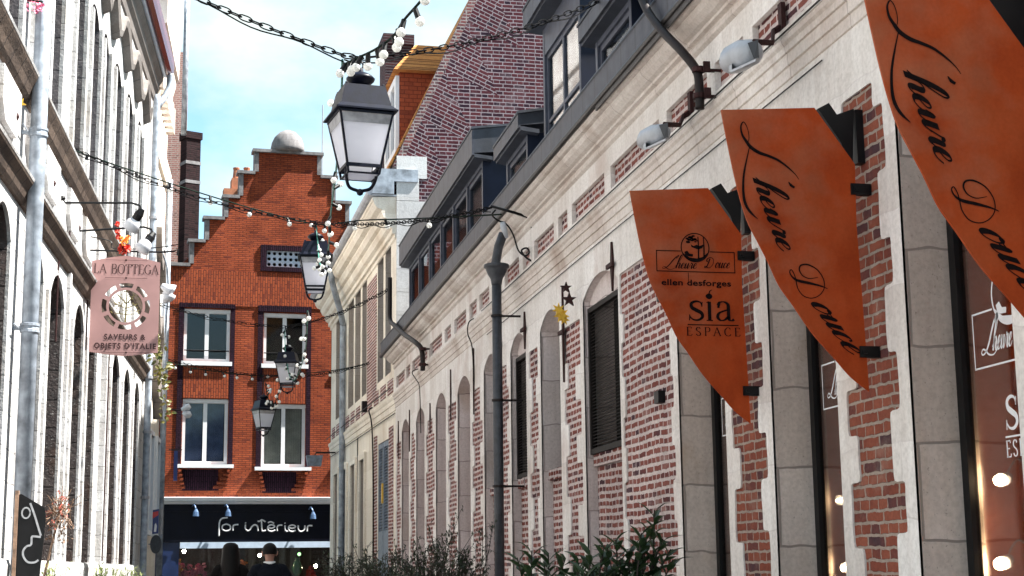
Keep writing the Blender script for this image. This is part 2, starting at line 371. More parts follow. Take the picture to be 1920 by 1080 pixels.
M['shopback'] = m_plain('brown_shop_backdrop', (0.55, 0.17, 0.085), 0.7, 0, 0.25, 2)
M['tile'] = m_brick('orange_roof_tile', (0.62, 0.30, 0.10), (0.55, 0.24, 0.08), (0.40, 0.17, 0.06), (0.20, 0.09, 0.04), 0.25, 0.2, 0.012, False, wob=0.004, warp=0.002, bump=0.8)
M['redtile'] = m_brick('red_hung_tile', (0.36, 0.085, 0.04), (0.30, 0.07, 0.035), (0.2, 0.05, 0.03), (0.15, 0.04, 0.025), 0.18, 0.09, 0.008, False, 'yz', wob=0.003, warp=0.002)
M['paving'] = m_stone('street_paving', (0.20, 0.19, 0.18), (0.12, 0.115, 0.11), (0.05, 0.048, 0.045), 0.18, 0.12, streak=0.2)
M['cable'] = m_plain('dark_green_cable', (0.008, 0.016, 0.012), 0.85, 0, 0.3, 20, spec=0.05)
M['teal'] = m_plain('green_cable', (0.02, 0.17, 0.13), 0.5, 0, 0.2, 20)
M['pinksign'] = m_plain('dusty_pink_paint', (0.40, 0.225, 0.215), 0.6, 0, 0.10, 3)
M['signink'] = m_plain('dark_brown_lettering', (0.045, 0.012, 0.012), 0.6, 0, 0.2, 8)
M['blackink'] = m_plain('black_lettering', (0.008, 0.004, 0.004), 0.7, 0, 0.2, 8, spec=0.08)
M['whiteink'] = m_plain('white_lettering', (0.75, 0.75, 0.77), 0.5, 0, 0.04, 8)
M['yellow'] = m_plain('yellow_gilt_star', (0.75, 0.45, 0.04), 0.45, 0, 0.2, 20)
M['redflower'] = m_plain('red_petals', (0.65, 0.05, 0.025), 0.6, 0, 0.4, 30)
M['orangeflower'] = m_plain('orange_petals', (0.75, 0.26, 0.03), 0.6, 0, 0.3, 30)
M['pinkflower'] = m_plain('pink_petals', (0.70, 0.18, 0.30), 0.6, 0, 0.4, 30)
M['straw'] = m_plain('dry_stems', (0.24, 0.15, 0.10), 0.8, 0, 0.5, 20)
M['blueplate'] = m_plain('blue_enamel', (0.015, 0.03, 0.16), 0.3, 0, 0.2, 8)
M['redplate'] = m_plain('red_enamel', (0.5, 0.03, 0.03), 0.3, 0, 0.2, 8)
M['greyalu'] = m_plain('grey_aluminium', (0.33, 0.34, 0.37), 0.4, 0.5, 0.15, 8)
M['skin'] = m_plain('skin', (0.36, 0.19, 0.14), 0.55, 0, 0.08, 12)
M['hair'] = m_plain('dark_hair', (0.004, 0.003, 0.003), 0.55, 0, 0.4, 40, spec=0.15)
M['jacket'] = m_plain('dark_navy_cloth', (0.006, 0.007, 0.011), 0.9, 0, 0.3, 20, spec=0.1)
M['browncoat'] = m_plain('black_brown_cloth', (0.005, 0.004, 0.004), 0.9, 0, 0.3, 20, spec=0.1)
M['shirt'] = m_plain('white_shirt', (0.78, 0.78, 0.78), 0.8, 0, 0.03, 20)
M['terracotta'] = m_plain('terracotta', (0.36, 0.14, 0.07), 0.75, 0, 0.25, 8, 0.1)
M['jade'] = m_plain('green_glaze', (0.05, 0.20, 0.08), 0.2, 0, 0.2, 6)
M['amber'] = m_plain('amber_glaze', (0.55, 0.25, 0.04), 0.2, 0, 0.2, 6)
M['wood'] = m_plain('shelf_wood', (0.12, 0.06, 0.03), 0.5, 0, 0.3, 6)

def m_leaf(name, a, b, trans=0.25):
    g = NG(name)
    oi = g.n('ObjectInfo'); c = g.ramp(g.noise(7, 3), [(0.3, a), (0.7, b)])
    g.b.inputs['Transmission Weight'].default_value = 0.0
    g.fin(c, 0.38)
    d = g.n('BsdfTranslucent'); g.l(c, d.inputs[0]); mx = g.n('MixShader'); mx.inputs[0].default_value = trans
    g.l(g.b.outputs[0], mx.inputs[1]); g.l(d.outputs[0], mx.inputs[2]); g.l(mx.outputs[0], g.out.inputs['Surface'])
    return g.m
M['leafdark'] = m_leaf('dark_laurel_leaf', (0.018, 0.036, 0.016), (0.045, 0.08, 0.032))
M['leaffine'] = m_leaf('fine_dark_leaf', (0.016, 0.028, 0.013), (0.038, 0.055, 0.024))
M['leafpale'] = m_leaf('pale_green_leaf', (0.16, 0.20, 0.06), (0.30, 0.34, 0.14))
M['leafivy'] = m_leaf('autumn_creeper_leaf', (0.05, 0.08, 0.02), (0.18, 0.14, 0.03))

def m_glass(name, tint, refl=0.6, rough=0.03):
    g = NG(name); t = g.n('BsdfTransparent'); t.inputs[0].default_value = (*tint, 1)
    gl = g.n('BsdfGlossy'); gl.inputs['Roughness'].default_value = rough; gl.inputs[0].default_value = (0.9, 0.92, 0.95, 1)
    fr = g.n('Fresnel'); fr.inputs[0].default_value = 1.5
    f2 = g.math('ADD', g.math('MULTIPLY', fr.outputs[0], refl), 0.02)
    mx = g.n('MixShader'); g.l(f2, mx.inputs[0]); g.l(t.outputs[0], mx.inputs[1]); g.l(gl.outputs[0], mx.inputs[2]); g.l(mx.outputs[0], g.out.inputs['Surface'])
    return g.m
M['glass'] = m_glass('window_glass', (0.75, 0.78, 0.8))
M['dimglass'] = m_glass('dull_window_glass', (0.75, 0.78, 0.8), 0.20, 0.08)
M['shopglass'] = m_glass('shop_glass', (0.85, 0.80, 0.76))
g = NG('frosted_glass'); c = g.ramp(g.noise(3, 3), [(0.3, (0.80, 0.81, 0.87)), (0.7, (0.88, 0.885, 0.93))]); g.fin(c, 0.4)
d = g.n('BsdfTranslucent'); g.l(c, d.inputs[0]); mx = g.n('MixShader'); mx.inputs[0].default_value = 0.7
g.l(g.b.outputs[0], mx.inputs[1]); g.l(d.outputs[0], mx.inputs[2]); g.l(mx.outputs[0], g.out.inputs['Surface']); M['frost'] = g.m
g = NG('white_bulb_glass'); g.fin((0.86, 0.86, 0.84), 0.15); d = g.n('BsdfTranslucent'); d.inputs[0].default_value = (0.9, 0.9, 0.88, 1); mx = g.n('MixShader'); mx.inputs[0].default_value = 0.4
g.l(g.b.outputs[0], mx.inputs[1]); g.l(d.outputs[0], mx.inputs[2]); g.l(mx.outputs[0], g.out.inputs['Surface']); M['bulb'] = g.m
def m_emit(name, col, st):
    g = NG(name); e = g.n('Emission'); e.inputs[0].default_value = (*col, 1); e.inputs[1].default_value = st; g.l(e.outputs[0], g.out.inputs['Surface']); return g.m
M['lit'] = m_emit('lit_bulb', (1.0, 0.78, 0.48), 75.0)
M['litgreen'] = m_emit('lit_green_lamp', (0.45, 1.0, 0.35), 1.2)
g = NG('worn_orange_board'); X = g.xyz(g.obj())
c = g.ramp(g.noise(1.7, 5), [(0.28, (0.27, 0.036, 0.010)), (0.5, (0.38, 0.058, 0.014)), (0.72, (0.38, 0.085, 0.03))])
wear = g.ramp(g.math('ADD', g.noise(2.6, 6, g.map((1, 1, 1.2), (2, 0, 1))), g.math('MULTIPLY', X[0], -0.42)), [(0.62, (0, 0, 0)), (0.92, (0.75, 0.75, 0.75))])
c = g.mix(wear, c, (0.36, 0.14, 0.08))
c = g.mix(0.6, c, g.ramp(g.noise(5, 6, g.map((1, 1, .6), (7, 1, 2))), [(0.3, (0.72, 0.70, 0.68)), (0.62, (1.12, 1.1, 1.1))]), 'MULTIPLY'); c = g.mix(0.3, c, g.ramp(g.noise(60, 3), [(0.3, (0.7, 0.7, 0.7)), (0.7, (1.15, 1.15, 1.15))]), 'MULTIPLY')
M['orange'] = g.fin(c, 0.7, spec=0.08)
# tumbled-brick gable: level courses, with wedges of bricks laid square to the sloping edge
g = NG('tumbled_gable_brick'); X = g.xyz(g.obj()); GA = R(66)
def _rot(x, y, a):
    return (g.math('ADD', g.math('MULTIPLY', x, math.cos(a)), g.math('MULTIPLY', y, math.sin(a))), g.math('SUBTRACT', g.math('MULTIPLY', y, math.cos(a)), g.math('MULTIPLY', x, math.sin(a))))
t, dd = _rot(X[0], g.math('SUBTRACT', X[2], 9.3), GA)
tri = g.math('MULTIPLY', g.math('SUBTRACT', 1.0, g.math('FRACT', g.math('DIVIDE', t, 1.15))), 1.25)
inside = g.math('LESS_THAN', g.math('MULTIPLY', dd, -1.0), tri)
rx, ry = _rot(X[0], X[2], R(-24))
vx = g.mix(inside, g.comb(X[0], X[2]), g.comb(rx, ry))
M['gable'] = m_brick('tumbled_gable_brick', (0.060, 0.017, 0.025), (0.092, 0.026, 0.033), (0.022, 0.012, 0.022), (0.27, 0.235, 0.26), 0.23, 0.078, 0.0115, True, vec=vx, g=g, wob=0.012, warp=0.012)
M['chalk'] = m_plain('chalk', (0.34, 0.35, 0.37), 0.9, 0, 0.2, 30)
M['curtain1'] = m_plain('blue_grey_curtain', (0.10, 0.14, 0.27), 0.8, 0, 0.3, 5)
M['curtain3'] = m_plain('pale_olive_curtain', (0.46, 0.44, 0.36), 0.8, 0, 0.2, 5)
M['soot2'] = m_brick('dark_stack_brick', (0.05, 0.024, 0.03), (0.07, 0.03, 0.035), (0.02, 0.014, 0.02), (0.12, 0.11, 0.12), 0.22, 0.07, 0.012)
M['twig'] = m_plain('dark_twig', (0.03, 0.02, 0.015), 0.8, 0, 0.3, 20)
M['frostgrey'] = m_plain('grey_frosted_band', (0.30, 0.30, 0.32), 0.45, 0, 0.35, 12)
M['palegutter'] = m_plain('pale_zinc_gutter', (0.46, 0.48, 0.53), 0.5, 0.1, 0.2, 6)
M['driedred'] = m_plain('dried_red_petals', (0.30, 0.06, 0.04), 0.8, 0, 0.5, 30)
M['lreveal2'] = m_stone('shaded_mauve_stone', (0.15, 0.138, 0.148), (0.085, 0.077, 0.083), (0.03, 0.026, 0.028), 5.0, 0.42, 'yz', 0.3, bump=0.9, jdark=0.8, jsize=0.01, stain=(0.13, 0.10, 0.09), sun_fleck=0.5)  # upper reveals: a lighter jamb shade put into the stone colour
M['chainiron'] = m_plain('dull_black_chain', (0.006, 0.006, 0.007), 0.85, 0, 0.3, 20, spec=0.06)
M['dome'] = m_stone('dome_stone', (0.30, 0.29, 0.30), (0.13, 0.125, 0.13), (0.06, 0.06, 0.06), 0.4, 0.18, streak=0.4, jdark=0.5)
M['navyblue'] = m_plain('blue_shop_paint', (0.010, 0.022, 0.075), 0.3, 0, 0.3, 3)
M['bluesteel'] = m_plain('blue_steel', (0.10, 0.16, 0.28), 0.25, 0.4, 0.2, 9)
M['lampwhite'] = m_plain('white_reflector_glass', (0.62, 0.63, 0.68), 0.25, 0, 0.1, 6)
M['cutleaf'] = m_plain('olive_cutout_metal', (0.20, 0.16, 0.06), 0.6, 0, 0.5, 30)
M['lamphead'] = m_plain('pale_grey_lamp_head', (0.36, 0.38, 0.42), 0.35, 0, 0.2, 8)
RW = Frame((3.7, 0, 0), R(90), 1)
TW = Frame((3.7, 29.72, 0), R(91.3), 1)
LF = Frame((-2.75, 0, 0), R(90-2.827), -1)
FA = Frame((-0.94, 44.0, 0), R(4.7), -1)
rnd = random.Random(5)

# ------------------------------------------------------------------ ground
b = MB(); b.box(-60, 60, -30, 120, -0.4, 0); tag(b.build('street_paving', M['paving']), kind='structure')

# ================================================================== right: long storehouse
ware = thing('storehouse', 'long low white stone and red brick storehouse with arched windows and zinc gutter', 'building', RW.org, RW.ang)
U0, U1 = 3.2, 29.7
SHOP = [(4.6, 5.62), (6.50, 7.59), (8.55, 9.63), (10.55, 11.64)]
MESH = [(13.36, 14.68), (15.72, 16.66), (17.44, 18.36), (19.22, 20.18)]
BLIND = [(21.26, 22.34), (23.45, 24.48), (25.76, 26.78), (27.75, 28.76)]
ops = []
for a, c in SHOP: ops.append((a, c, 0.25, 4.0, 0.13))
for a, c in MESH: ops.append((a, c, 0.0, 4.0, 0.17))
for a, c in BLIND: ops.append((a, c, 0.0, 3.95, 0.19))
def smooth_poly(pts, r=0.018):                 # round the corners of a toothed outline
    out = []; n = len(pts)
    for i in range(n):
        p0, p1, p2 = Vector(pts[i-1]), Vector(pts[i]), Vector(pts[(i+1) % n])
        a, c = (p0-p1), (p2-p1); ra, rc = min(r, a.length*.4), min(r, c.length*.4)
        out += [tuple(p1+a.normalized()*ra), tuple(p1+(a.normalized()*ra+c.normalized()*rc)*0.22), tuple(p1+c.normalized()*rc)]
    return out
def toothed(u0, u1, zb, zt, wl, wr, step=(0.26, 0.42)):
    def edge(u, w, sgn):
        z = zb; pts = []; k = rnd.random() < .5
        while z < zt-0.05:
            h = min(rnd.uniform(*step), zt-z)
            if zt-z-h < .12: h = zt-z
            x = u+sgn*((w[0] if k else w[1])+rnd.uniform(-.014, .014)); pts += [(x, z), (x+sgn*rnd.uniform(-.010, .010), z+h*.33), (x+sgn*rnd.uniform(-.012, .012), z+h*.68), (x+sgn*rnd.uniform(-.008, .008), z+h)]; z += h; k = not k
        return pts
    l = edge(u0, wl, 1); r = edge(u1, wr, -1)
    return smooth_poly(r+list(reversed(l)), .034)
bricks = []
for (a, c), zt, wl, wr in [((5.62, 6.50), 4.08, (.14, .25), (.14, .27)), ((7.59, 8.55), 4.10, (.13, .25), (.13, .27)), ((9.63, 10.55), 4.06, (.12, .25), (.13, .27)),
                           ((11.64, 13.36), 4.02, (.13, .2), (.06, .15)), ((14.68, 15.72), 3.86, (.14, .36), (.2, .36)), ((16.66, 17.44), 3.86, (.14, .25), (.16, .3)),
                           ((18.36, 19.22), 3.9, (.12, .26), (.14, .28)), ((20.18, 21.26), 3.84, (.12, .3), (.14, .3)), ((22.34, 23.45), 3.86, (.12, .3), (.2, .34)),
                           ((24.48, 25.76), 3.84, (.14, .34), (.14, .34)), ((26.78, 27.75), 3.8, (.12, .28), (.14, .3)), ((28.76, 29.68), 3.8, (.12, .3), (.1, .2))]:
    bricks.append(toothed(a, c, 0.12+rnd.uniform(0, .1), zt, wl, wr))
PANELS = [(5.5, 6.2), (6.4, 7.62), (7.8, 8.4), (8.57, 9.62), (9.80, 10.42), (10.6, 11.64), (11.85, 13.41), (13.63, 14.94), (15.13, 15.56), (15.76, 16.78), (17.0, 17.42), (17.62, 18.52), (18.72, 19.38),
          (19.56, 20.3), (20.5, 21.09), (21.36, 22.43), (22.73, 23.35), (23.62, 24.92), (25.2, 25.8), (25.97, 27.1), (27.32, 27.9), (28.1, 29.35)]
holes = [opening(a, c, zb, zs, r) for a, c, zb, zs, r in ops]
b = MB(); b.plate([(U0, -.2), (U1, -.2), (U1, 5.3), (U0, 5.3)], [opening(a-.003, c+.003, zb-.003, zs, r) for a, c, zb, zs, r in ops], -0.34, 0.0)
b.build('brick_wall', M['brick'], ware)
b = MB(); b.plate([(U0, -.2), (U1, -.2), (U1, 5.28), (U0, 5.28)], holes+bricks+[smooth_poly([(a, 4.835), (c, 4.835), (c, 5.06), (a, 5.06)], .008) for a, c in PANELS], 0.001, 0.016)
b.build('stone_facing', M['white'], ware)
for a, c, zb, zs, r in ops:
    b = MB(); b.strip(opening(a, c, zb, zs, r), 0.0155, -0.36)
    b.face([b.P(a, .0155, zb), b.P(c, .0155, zb), b.P(c, -.36, zb), b.P(a, -.36, zb)]); b.build('window_reveal', M['reveal' if a < 12 else 'reveal2'], ware)
for a, c in ((5.64, 6.48), (7.61, 8.53), (9.65, 10.53)):
    b = MB(); b.box(a, c, .0012, .0045, .05, 4.16); b.build('brick_pier', M['brick2'], ware)
b = MB(); b.plate([(U0, 4.795), (U1, 4.795), (U1, 5.24), (U0, 5.24)], [smooth_poly([(a+.004, 4.84), (c-.004, 4.84), (c-.004, 5.055), (a+.004, 5.055)], .008) for a, c in PANELS], .0165, .046); b.build('frieze', M['white'], ware)
# string course (three stepped fascias), cornice, gutter
b = MB(); b.profile([(.0, 4.485), (.026, 4.50), (.028, 4.575), (.042, 4.58), (.044, 4.655), (.057, 4.66), (.06, 4.70), (.076, 4.72), (.082, 4.745), (.074, 4.765), (.0, 4.79)], U0, U1); b.build('string_course', M['mould'], ware)
b = MB(); b.profile([(.0, 5.245), (.03, 5.25), (.06, 5.275), (.065, 5.305), (.05, 5.33), (.05, 5.342), (.085, 5.35), (.09, 5.372), (.125, 5.385), (.17, 5.42), (.19, 5.455), (.19, 5.468), (.225, 5.475), (.25, 5.50), (.25, 5.53), (.0, 5.53)], U0, U1+.05); b.build('cornice', M['mould'], ware)
b = MB(); b.box(U0, U1+.35, -.1, .272, 5.5315, 5.57); b.box(U0, 13.05, .2525, .271, 5.47, 5.531); b.tube([(U0, .262, 5.545), (U1+.35, .262, 5.545)], .034, 8); b.build('gutter_edge_and_shadow', M['zincdark'], ware)  # near-end front strip added as the shadow band below the gutter
gu = MB(); gu.box(U0, U1+.33, .20, .268, 5.572, 5.80); gu.tube([(U0, .262, 5.80), (U1+.33, .262, 5.80)], .018, 6)
g_ = gu.build('gutter', M['zinc'], ware)
b = MB(); b.hexa([(U0, .2, 5.6), (U1, .2, 5.6), (U1, .2, 5.66), (U0, .2, 5.66)], [(U0, -4.2, 8.8), (U1, -4.2, 8.8), (U1, -4.2, 8.9), (U0, -4.2, 8.9)]); b.build('roof', M['slate'], ware)
b = MB(); b.box(U0, U1-.02, -8.2, -7.9, -.2, 5.6); b.box(U0, U0+.3, -7.9, -.34, -.2, 5.6)
b.hexa([(U0, -8.2, 5.6), (U1, -8.2, 5.6), (U1, -8.2, 5.7), (U0, -8.2, 5.7)], [(U0, -4.2, 8.8), (U1, -4.2, 8.8), (U1, -4.2, 8.9), (U0, -4.2, 8.9)]); b.build('rear_wall', M['slate'], ware)

# shop windows
def glyph_place(mb, glyph_list, org, bx, ay, o, scale_w=1.0):
    pass
for k, (a, c) in enumerate(SHOP):
    w = MB(); d0, d1 = -.30, -.25
    out = opening(a, c, .25, 4.0, .13); inn = opening(a+.07, c-.07, .32, 3.95, .11)
    w.plate(out, [inn], d0, d1); fr = w.build('shop_window', M['black'], ware)
    w = MB(); w.plate(inn, [], -.283, -.277); pane = w.build('pane', M['shopglass'], fr)
    w = MB(); w.box(a-.25, c+.25, -1.25, -1.2, .2, 4.2); w.box(a-.27, a-.25, -1.2, -.36, .2, 4.2); w.box(c+.25, c+.27, -1.2, -.36, .2, 4.2); w.box(a-.25, c+.25, -1.2, -.36, .2, .25); w.box(a-.25, c+.25, -1.2, -.36, 4.2, 4.25)
    w.build('backdrop', M['shopback'], fr)
# mesh-covered windows with brick infill below
for k, (a, c) in enumerate(MESH):
    zs_ = 2.47 if k else 2.49
    w = MB(); out = [(a, zs_), (a, 3.93), (c, 3.93), (c, zs_)]; inn = [(a+.05, zs_+.05), (a+.05, 3.88), (c-.05, 3.88), (c-.05, zs_+.05)]
    dp_ = (.17, .0, .15, .09)[k]
    w.plate(out, [inn], -.26+dp_, -.20+dp_); fr = w.build('louvred_window', M['louvre'], ware)
    w = MB(); z = zs_+.05
    while z < 3.86:
        w.hexa([(a+.05, dp_-.245, z+.018), (c-.05, dp_-.245, z+.018), (c-.05, dp_-.245, z+.023), (a+.05, dp_-.245, z+.023)], [(a+.05, dp_-.215, z), (c-.05, dp_-.215, z), (c-.05, dp_-.215, z+.005), (a+.05, dp_-.215, z+.005)]); z += .032
    w.build('louvre', M['louvre'], fr)
    w = MB(); w.plate([(a, 3.932)]+arc_top(a, c, 4.0, .17)+[(c, 3.932)], [], -.30+dp_, -.225+dp_); w.build('tympanum', M['reveal2'], ware)
    w = MB(); w.box(a-.05, c+.05, -.34, -.30, zs_-.1, 4.3); w.build('backing', M['dark'], fr)
    w = MB(); w.box(a+.004, c-.004, -.33, -.10, 0, zs_-.12); w.build('brick_infill', M['brick'], ware)
    w = MB(); u = a+.006
    while u < c-.02:
        w.box(u, min(u+.062, c-.006), -.25, -.055+rnd.uniform(-.006, .006), zs_-.118, zs_+.002-rnd.uniform(0, .01)); u += .074
    w.build('brick_sill', M['brick'], ware)
for a, c in BLIND:
    w = MB(); w.plate(opening(a+.004, c-.004, 0, 3.95, .185), [], -.33, -.26); w.build('brick_infill', M['brick'], ware)

# dormers
def dormer(u0, u1, ze, nwin, over=.16, cheek=True, fas=.4, tall=False):
    d = MB(); z0 = 5.62; o = -.06
    zt = ze-fas
    # posts and rails, front plane at o
    post = .07
    for k in range(nwin+1):
        u = u0+(u1-u0-post)*k/nwin; d.box(u, u+post, o-.09, o, z0, zt)
    hd = .34 if tall else .07
    d.box(u0, u1, o-.08, o-.004, zt-hd, zt-.002)
    d.box(u0, u1, o-.08, o-.004, z0, z0+.16)
    root = d.build('dormer', M['greywood'], ware)
    for k in range(nwin):
        a = u0+(u1-u0-post)*k/nwin+post; c = u0+(u1-u0-post)*(k+1)/nwin
        f = MB(); f.plate([(a, z0+.16), (c, z0+.16), (c, zt-hd), (a, zt-hd)], [[(a+.05, z0+.22), (c-.05, z0+.22), (c-.05, zt-hd-.06), (a+.05, zt-hd-.06)]], o-.07, o-.03)
        m = (a+c)/2
        if tall: f.box(m-.03, m+.03, o-.068, o-.028, z0+.222, zt-hd-.062); f.box(a+.052, m-.032, o-.066, o-.03, z0+.75, z0+.79); f.box(m+.032, c-.052, o-.066, o-.03, z0+.75, z0+.79)
        ff = f.build('dormer_window', M['greywood'], root)
        p = MB(); p.box(a+.05, c-.05, o-.052, o-.048, z0+.22, zt-hd-.06); p.build('pane', M['glass' if tall else 'dimglass'], ff)
        p = MB(); p.box(a, c, o-.5, o-.45, z0+.1, zt); p.build('room_shade', M['dark'], ff)
    # cheeks: dark cladding back to the roof slope
    ck = MB(); back = -(zt-5.6)*1.25-.3
    for u in (u0-.012, u1-.002): ck.hexa([(u, o-.002, z0-.05), (u+.014, o-.002, z0-.05), (u+.014, o-.002, zt), (u, o-.002, zt)], [(u, back, zt-.1), (u+.014, back, zt-.1), (u+.014, back, zt+.12), (u, back, zt+.12)])
    ck.split('cheek', M['bluemetal'], root)
    fa = MB(); fa.box(u0-.14, u1+.14, o+over-.03, o+over, zt+.03, ze); fa.build('fascia', M['zinc'], root)
    rf = MB()
    rf.hexa([(u0-.14, o+over-.031, zt+.0), (u1+.14, o+over-.031, zt+.0), (u1+.14, o+over-.031, zt+.05), (u0-.14, o+over-.031, zt+.05)], [(u0-.14, o-.12, zt-.03), (u1+.14, o-.12, zt-.03), (u1+.14, o-.12, zt+.02), (u0-.14, o-.12, zt+.02)])
    rf.hexa([(u0-.16, o+over+.01, ze-.002), (u1+.16, o+over+.01, ze-.002), (u1+.16, o+over+.01, ze+.03), (u0-.16, o+over+.01, ze+.03)], [(u0-.16, back, ze+.28), (u1+.16, back, ze+.28), (u1+.16, back, ze+.31), (u0-.16, back, ze+.31)])
    rf.hexa([(u0-.14, o+over-.03, zt+.06), (u0-.10, o+over-.03, zt+.06), (u0-.10, o+over-.03, ze), (u0-.14, o+over-.03, ze)], [(u0-.14, back, zt+.25), (u0-.10, back, zt+.25), (u0-.10, back, ze+.28), (u0-.14, back, ze+.28)])
    rf.build('dormer_roof', M['slate'], root)
    return root
dormer(20.55, 28.3, 7.42, 6, .17)
dormer(17.55, 18.85, 6.75, 1, .14, fas=.2)
dormer(14.86, 16.62, 7.78, 1, .2, fas=.25, tall=True)
dormer(12.95, 14.25, 6.75, 1, .14, fas=.2)
dormer(11.2, 12.55, 6.75, 1, .14, fas=.2)

# downpipe with hopper, brown vent pipes, iron ties, cables
b = MB(); pu, po = 17.72, .30
b.tube([(pu, po, 4.86), (pu, po, 0)], .058, 12)
b.lathe([(.06, -.06), (.066, -.02), (.075, .02), (.10, .06), (.125, .12), (.128, .14), (.15, .15), (.152, .185), (.14, .19)], (pu, po, 4.78), 14)
b.tube([(pu+.06, .20, 5.36), (pu+.06, .26, 5.20), (pu+.04, .3, 5.0), (pu+.02, po, 4.9)], [.055, .055, .055, .05], 10)
dp = b.build('downpipe', M['pipe'], ware, True)
b = MB()
for z in (4.35, 3.35, 2.35, 1.2): b.lathe([(.066, -.015), (.072, -.012), (.072, .012), (.066, .015)], (pu, po, z), 12); b.box(pu-.01, pu+.01, .0, po-.06, z-.012, z+.012)
b.split('bracket', M['brownpipe'], dp)
def wallpts(L): return [(u, o, z) for u, o, z in L]
b = MB(); b.tube(catmull([(11.35, .33, 5.95), (11.15, .33, 5.72), (10.85, .31, 5.45), (10.55, .25, 5.18), (10.44, .18, 5.0), (10.42, .17, 4.86), (10.42, .17, 4.70)], 5), .034, 10)
vp = b.build('vent_pipe', M['brownpipe'], ware, True)
b = MB()
for z in (5.0, 4.80): b.lathe([(.042, -.02), (.05, -.018), (.05, .018), (.042, .02)], (10.42, .17, z), 10); b.box(10.405, 10.435, .0, .14, z-.01, z+.01); b.box(10.36, 10.38, .1, .15, z-.03, z+.05)
b.split('pipe_clip', M['iron'], vp)
b = MB(); b.tube(catmull([(28.05, .33, 6.75), (28.05, .33, 6.3), (28.0, .33, 5.95), (27.4, .33, 5.76), (26.2, .32, 5.42), (25.3, .26, 5.16), (25.0, .18, 5.0), (24.95, .16, 4.8), (24.95, .16, 4.62)], 5), .042, 10)
vp = b.build('vent_pipe', M['brownpipe'], ware, True)
b = MB()
for z in (4.98, 4.72): b.lathe([(.05, -.025), (.06, -.022), (.06, .022), (.05, .025)], (24.95, .16, z), 10); b.box(24.93, 24.97, .0, .13, z-.012, z+.012)
b.split('pipe_clip', M['iron'], vp)
def tie(u, z0, z1, w=.10, cross=True, mat='iron'):
    t = MB(); m = z0+(z1-z0)*.52
    prof = [(.16, z0), (.75, m-.05), (1.0, m), (.75, m+.05), (.2, z1)]
    for s in (1,):
        L = [(u-w/2*k, z) for k, z in prof]; Rr = [(u+w/2*k, z) for k, z in reversed(prof)]
        t.plate(L+Rr, [], .018, .036)
    if cross: t.box(u-.11, u+.11, .037, .06, m-.02, m+.02)
    t.build('wall_tie', M[mat], ware)
tie(13.5, 3.90, 4.36); tie(17.44, 3.92, 4.36); tie(18.93, 3.98, 4.36); tie(15.5, 3.30, 4.3, .08); tie(22.9, 3.62, 4.38, .07, False); tie(27.6, 3.5, 4.25, .08, False); tie(25.05, 3.6, 4.1, .07, False); tie(29.2, 3.5, 4.2, .08, False); tie(20.9, 3.5, 4.42, .06, False)
b = MB()
b.tube(catmull([(20.75, .03, 4.82), (20.72, .12, 4.75), (20.8, .12, 4.6), (20.86, .05, 4.42), (20.87, .03, 3.9)], 4), .009, 6)
b.tube(catmull([(26.3, .03, 4.83), (26.25, .16, 4.76), (26.1, .10, 4.6), (26.1, .05, 4.45), (26.1, .03, 3.7)], 4), .009, 6)
b.tube([(19.9, .09, 4.775), (16.9, .088, 4.77), (13, .088, 4.775), (9.5, .088, 4.77), (5, .088, 4.77)], .007, 5)
b.tube([(19.9, .02, 4.46), (17.9, .03, 4.44), (13.4, .03, 4.45), (8.5, .03, 4.44)], .005, 5)
b.split('wall_cable', M['brownpipe'], ware)
b = MB(); b.box(12.05, 12.17, .0, .06, 2.72, 2.82); b.box(11.95, 12.05, .0, .05, 3.55, 3.63); b.split('wall_stub', M['black'], ware)

# ================================================================== right, beyond: taller cream townhouse with a tumbled brick gable
town = thing('townhouse', 'tall cream stone townhouse with moulded cornice and purple brick gable beyond the storehouse', 'building', TW.org, TW.ang)
TL = 12.0; TD = 9.0
def tu(x, y): return TW.px(x, y)[0]
upx = [(630.5, 639.5), (650, 664), (666, 676), (679, 687.5), (708, 719.5), (722.5, 733)]
UW = []
for x0, x1 in upx:
    far = tu(x0, 650); near = max(.25, tu(x1, 650)); UW.append((near, far))
UPW = [(u0, u0+max(.75, min(1.15, (u1-u0)))) for u0, u1 in [(UW[5][0], UW[5][1]), (UW[4][0], UW[4][1]), (UW[3][0], UW[3][1]), (UW[2][0], UW[2][1]), (UW[1][0], UW[1][1]), (UW[0][0], UW[0][1])] if u0 < TL-1]
fix = []
last = .2
for a, c in UPW:
    a = max(a, last+.3); c = max(c, a+.7)
    if c < TL-.15: fix.append((a, c)); last = c
UPW = fix
GW = [(1.05, 1.75), (1.95, 2.65), (4.6, 5.5), (6.3, 7.2), (8.1, 9.0), (9.9, 10.8)]
holes = [opening(a, c, 5.3, 7.85, .2) for a, c in UPW]+[opening(a, c, .1, 3.85, .06) for a, c in GW[2:]]+[[(1.05, .1), (1.05, 4.0), (2.55, 4.0), (2.55, .1)]]
b = MB(); b.plate([(0, -.2), (TL, -.2), (TL, 8.3), (0, 8.3)], holes, -.34, 0.0, False); b.build('front_wall', M['cream'], town)
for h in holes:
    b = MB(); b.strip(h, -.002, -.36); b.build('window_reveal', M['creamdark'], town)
for a, c in UPW:
    f = MB(); f.plate(opening(a, c, 5.3, 7.85, .2), [opening(a+.08, (a+c)/2-.03, 5.4, 7.78, .12), opening((a+c)/2+.03, c-.08, 5.4, 7.78, .12)], -.30, -.25); ff = f.build('upper_window', M['greywood'], town)
    f = MB(); f.plate(opening(a+.05, c-.05, 5.35, 7.83, .16), [], -.285, -.28); f.build('pane', M['glass'], ff)
    f = MB(); f.box(a-.1, c+.1, -.9, -.85, 5.2, 8.1); f.build('room_shade', M['dark'], ff)
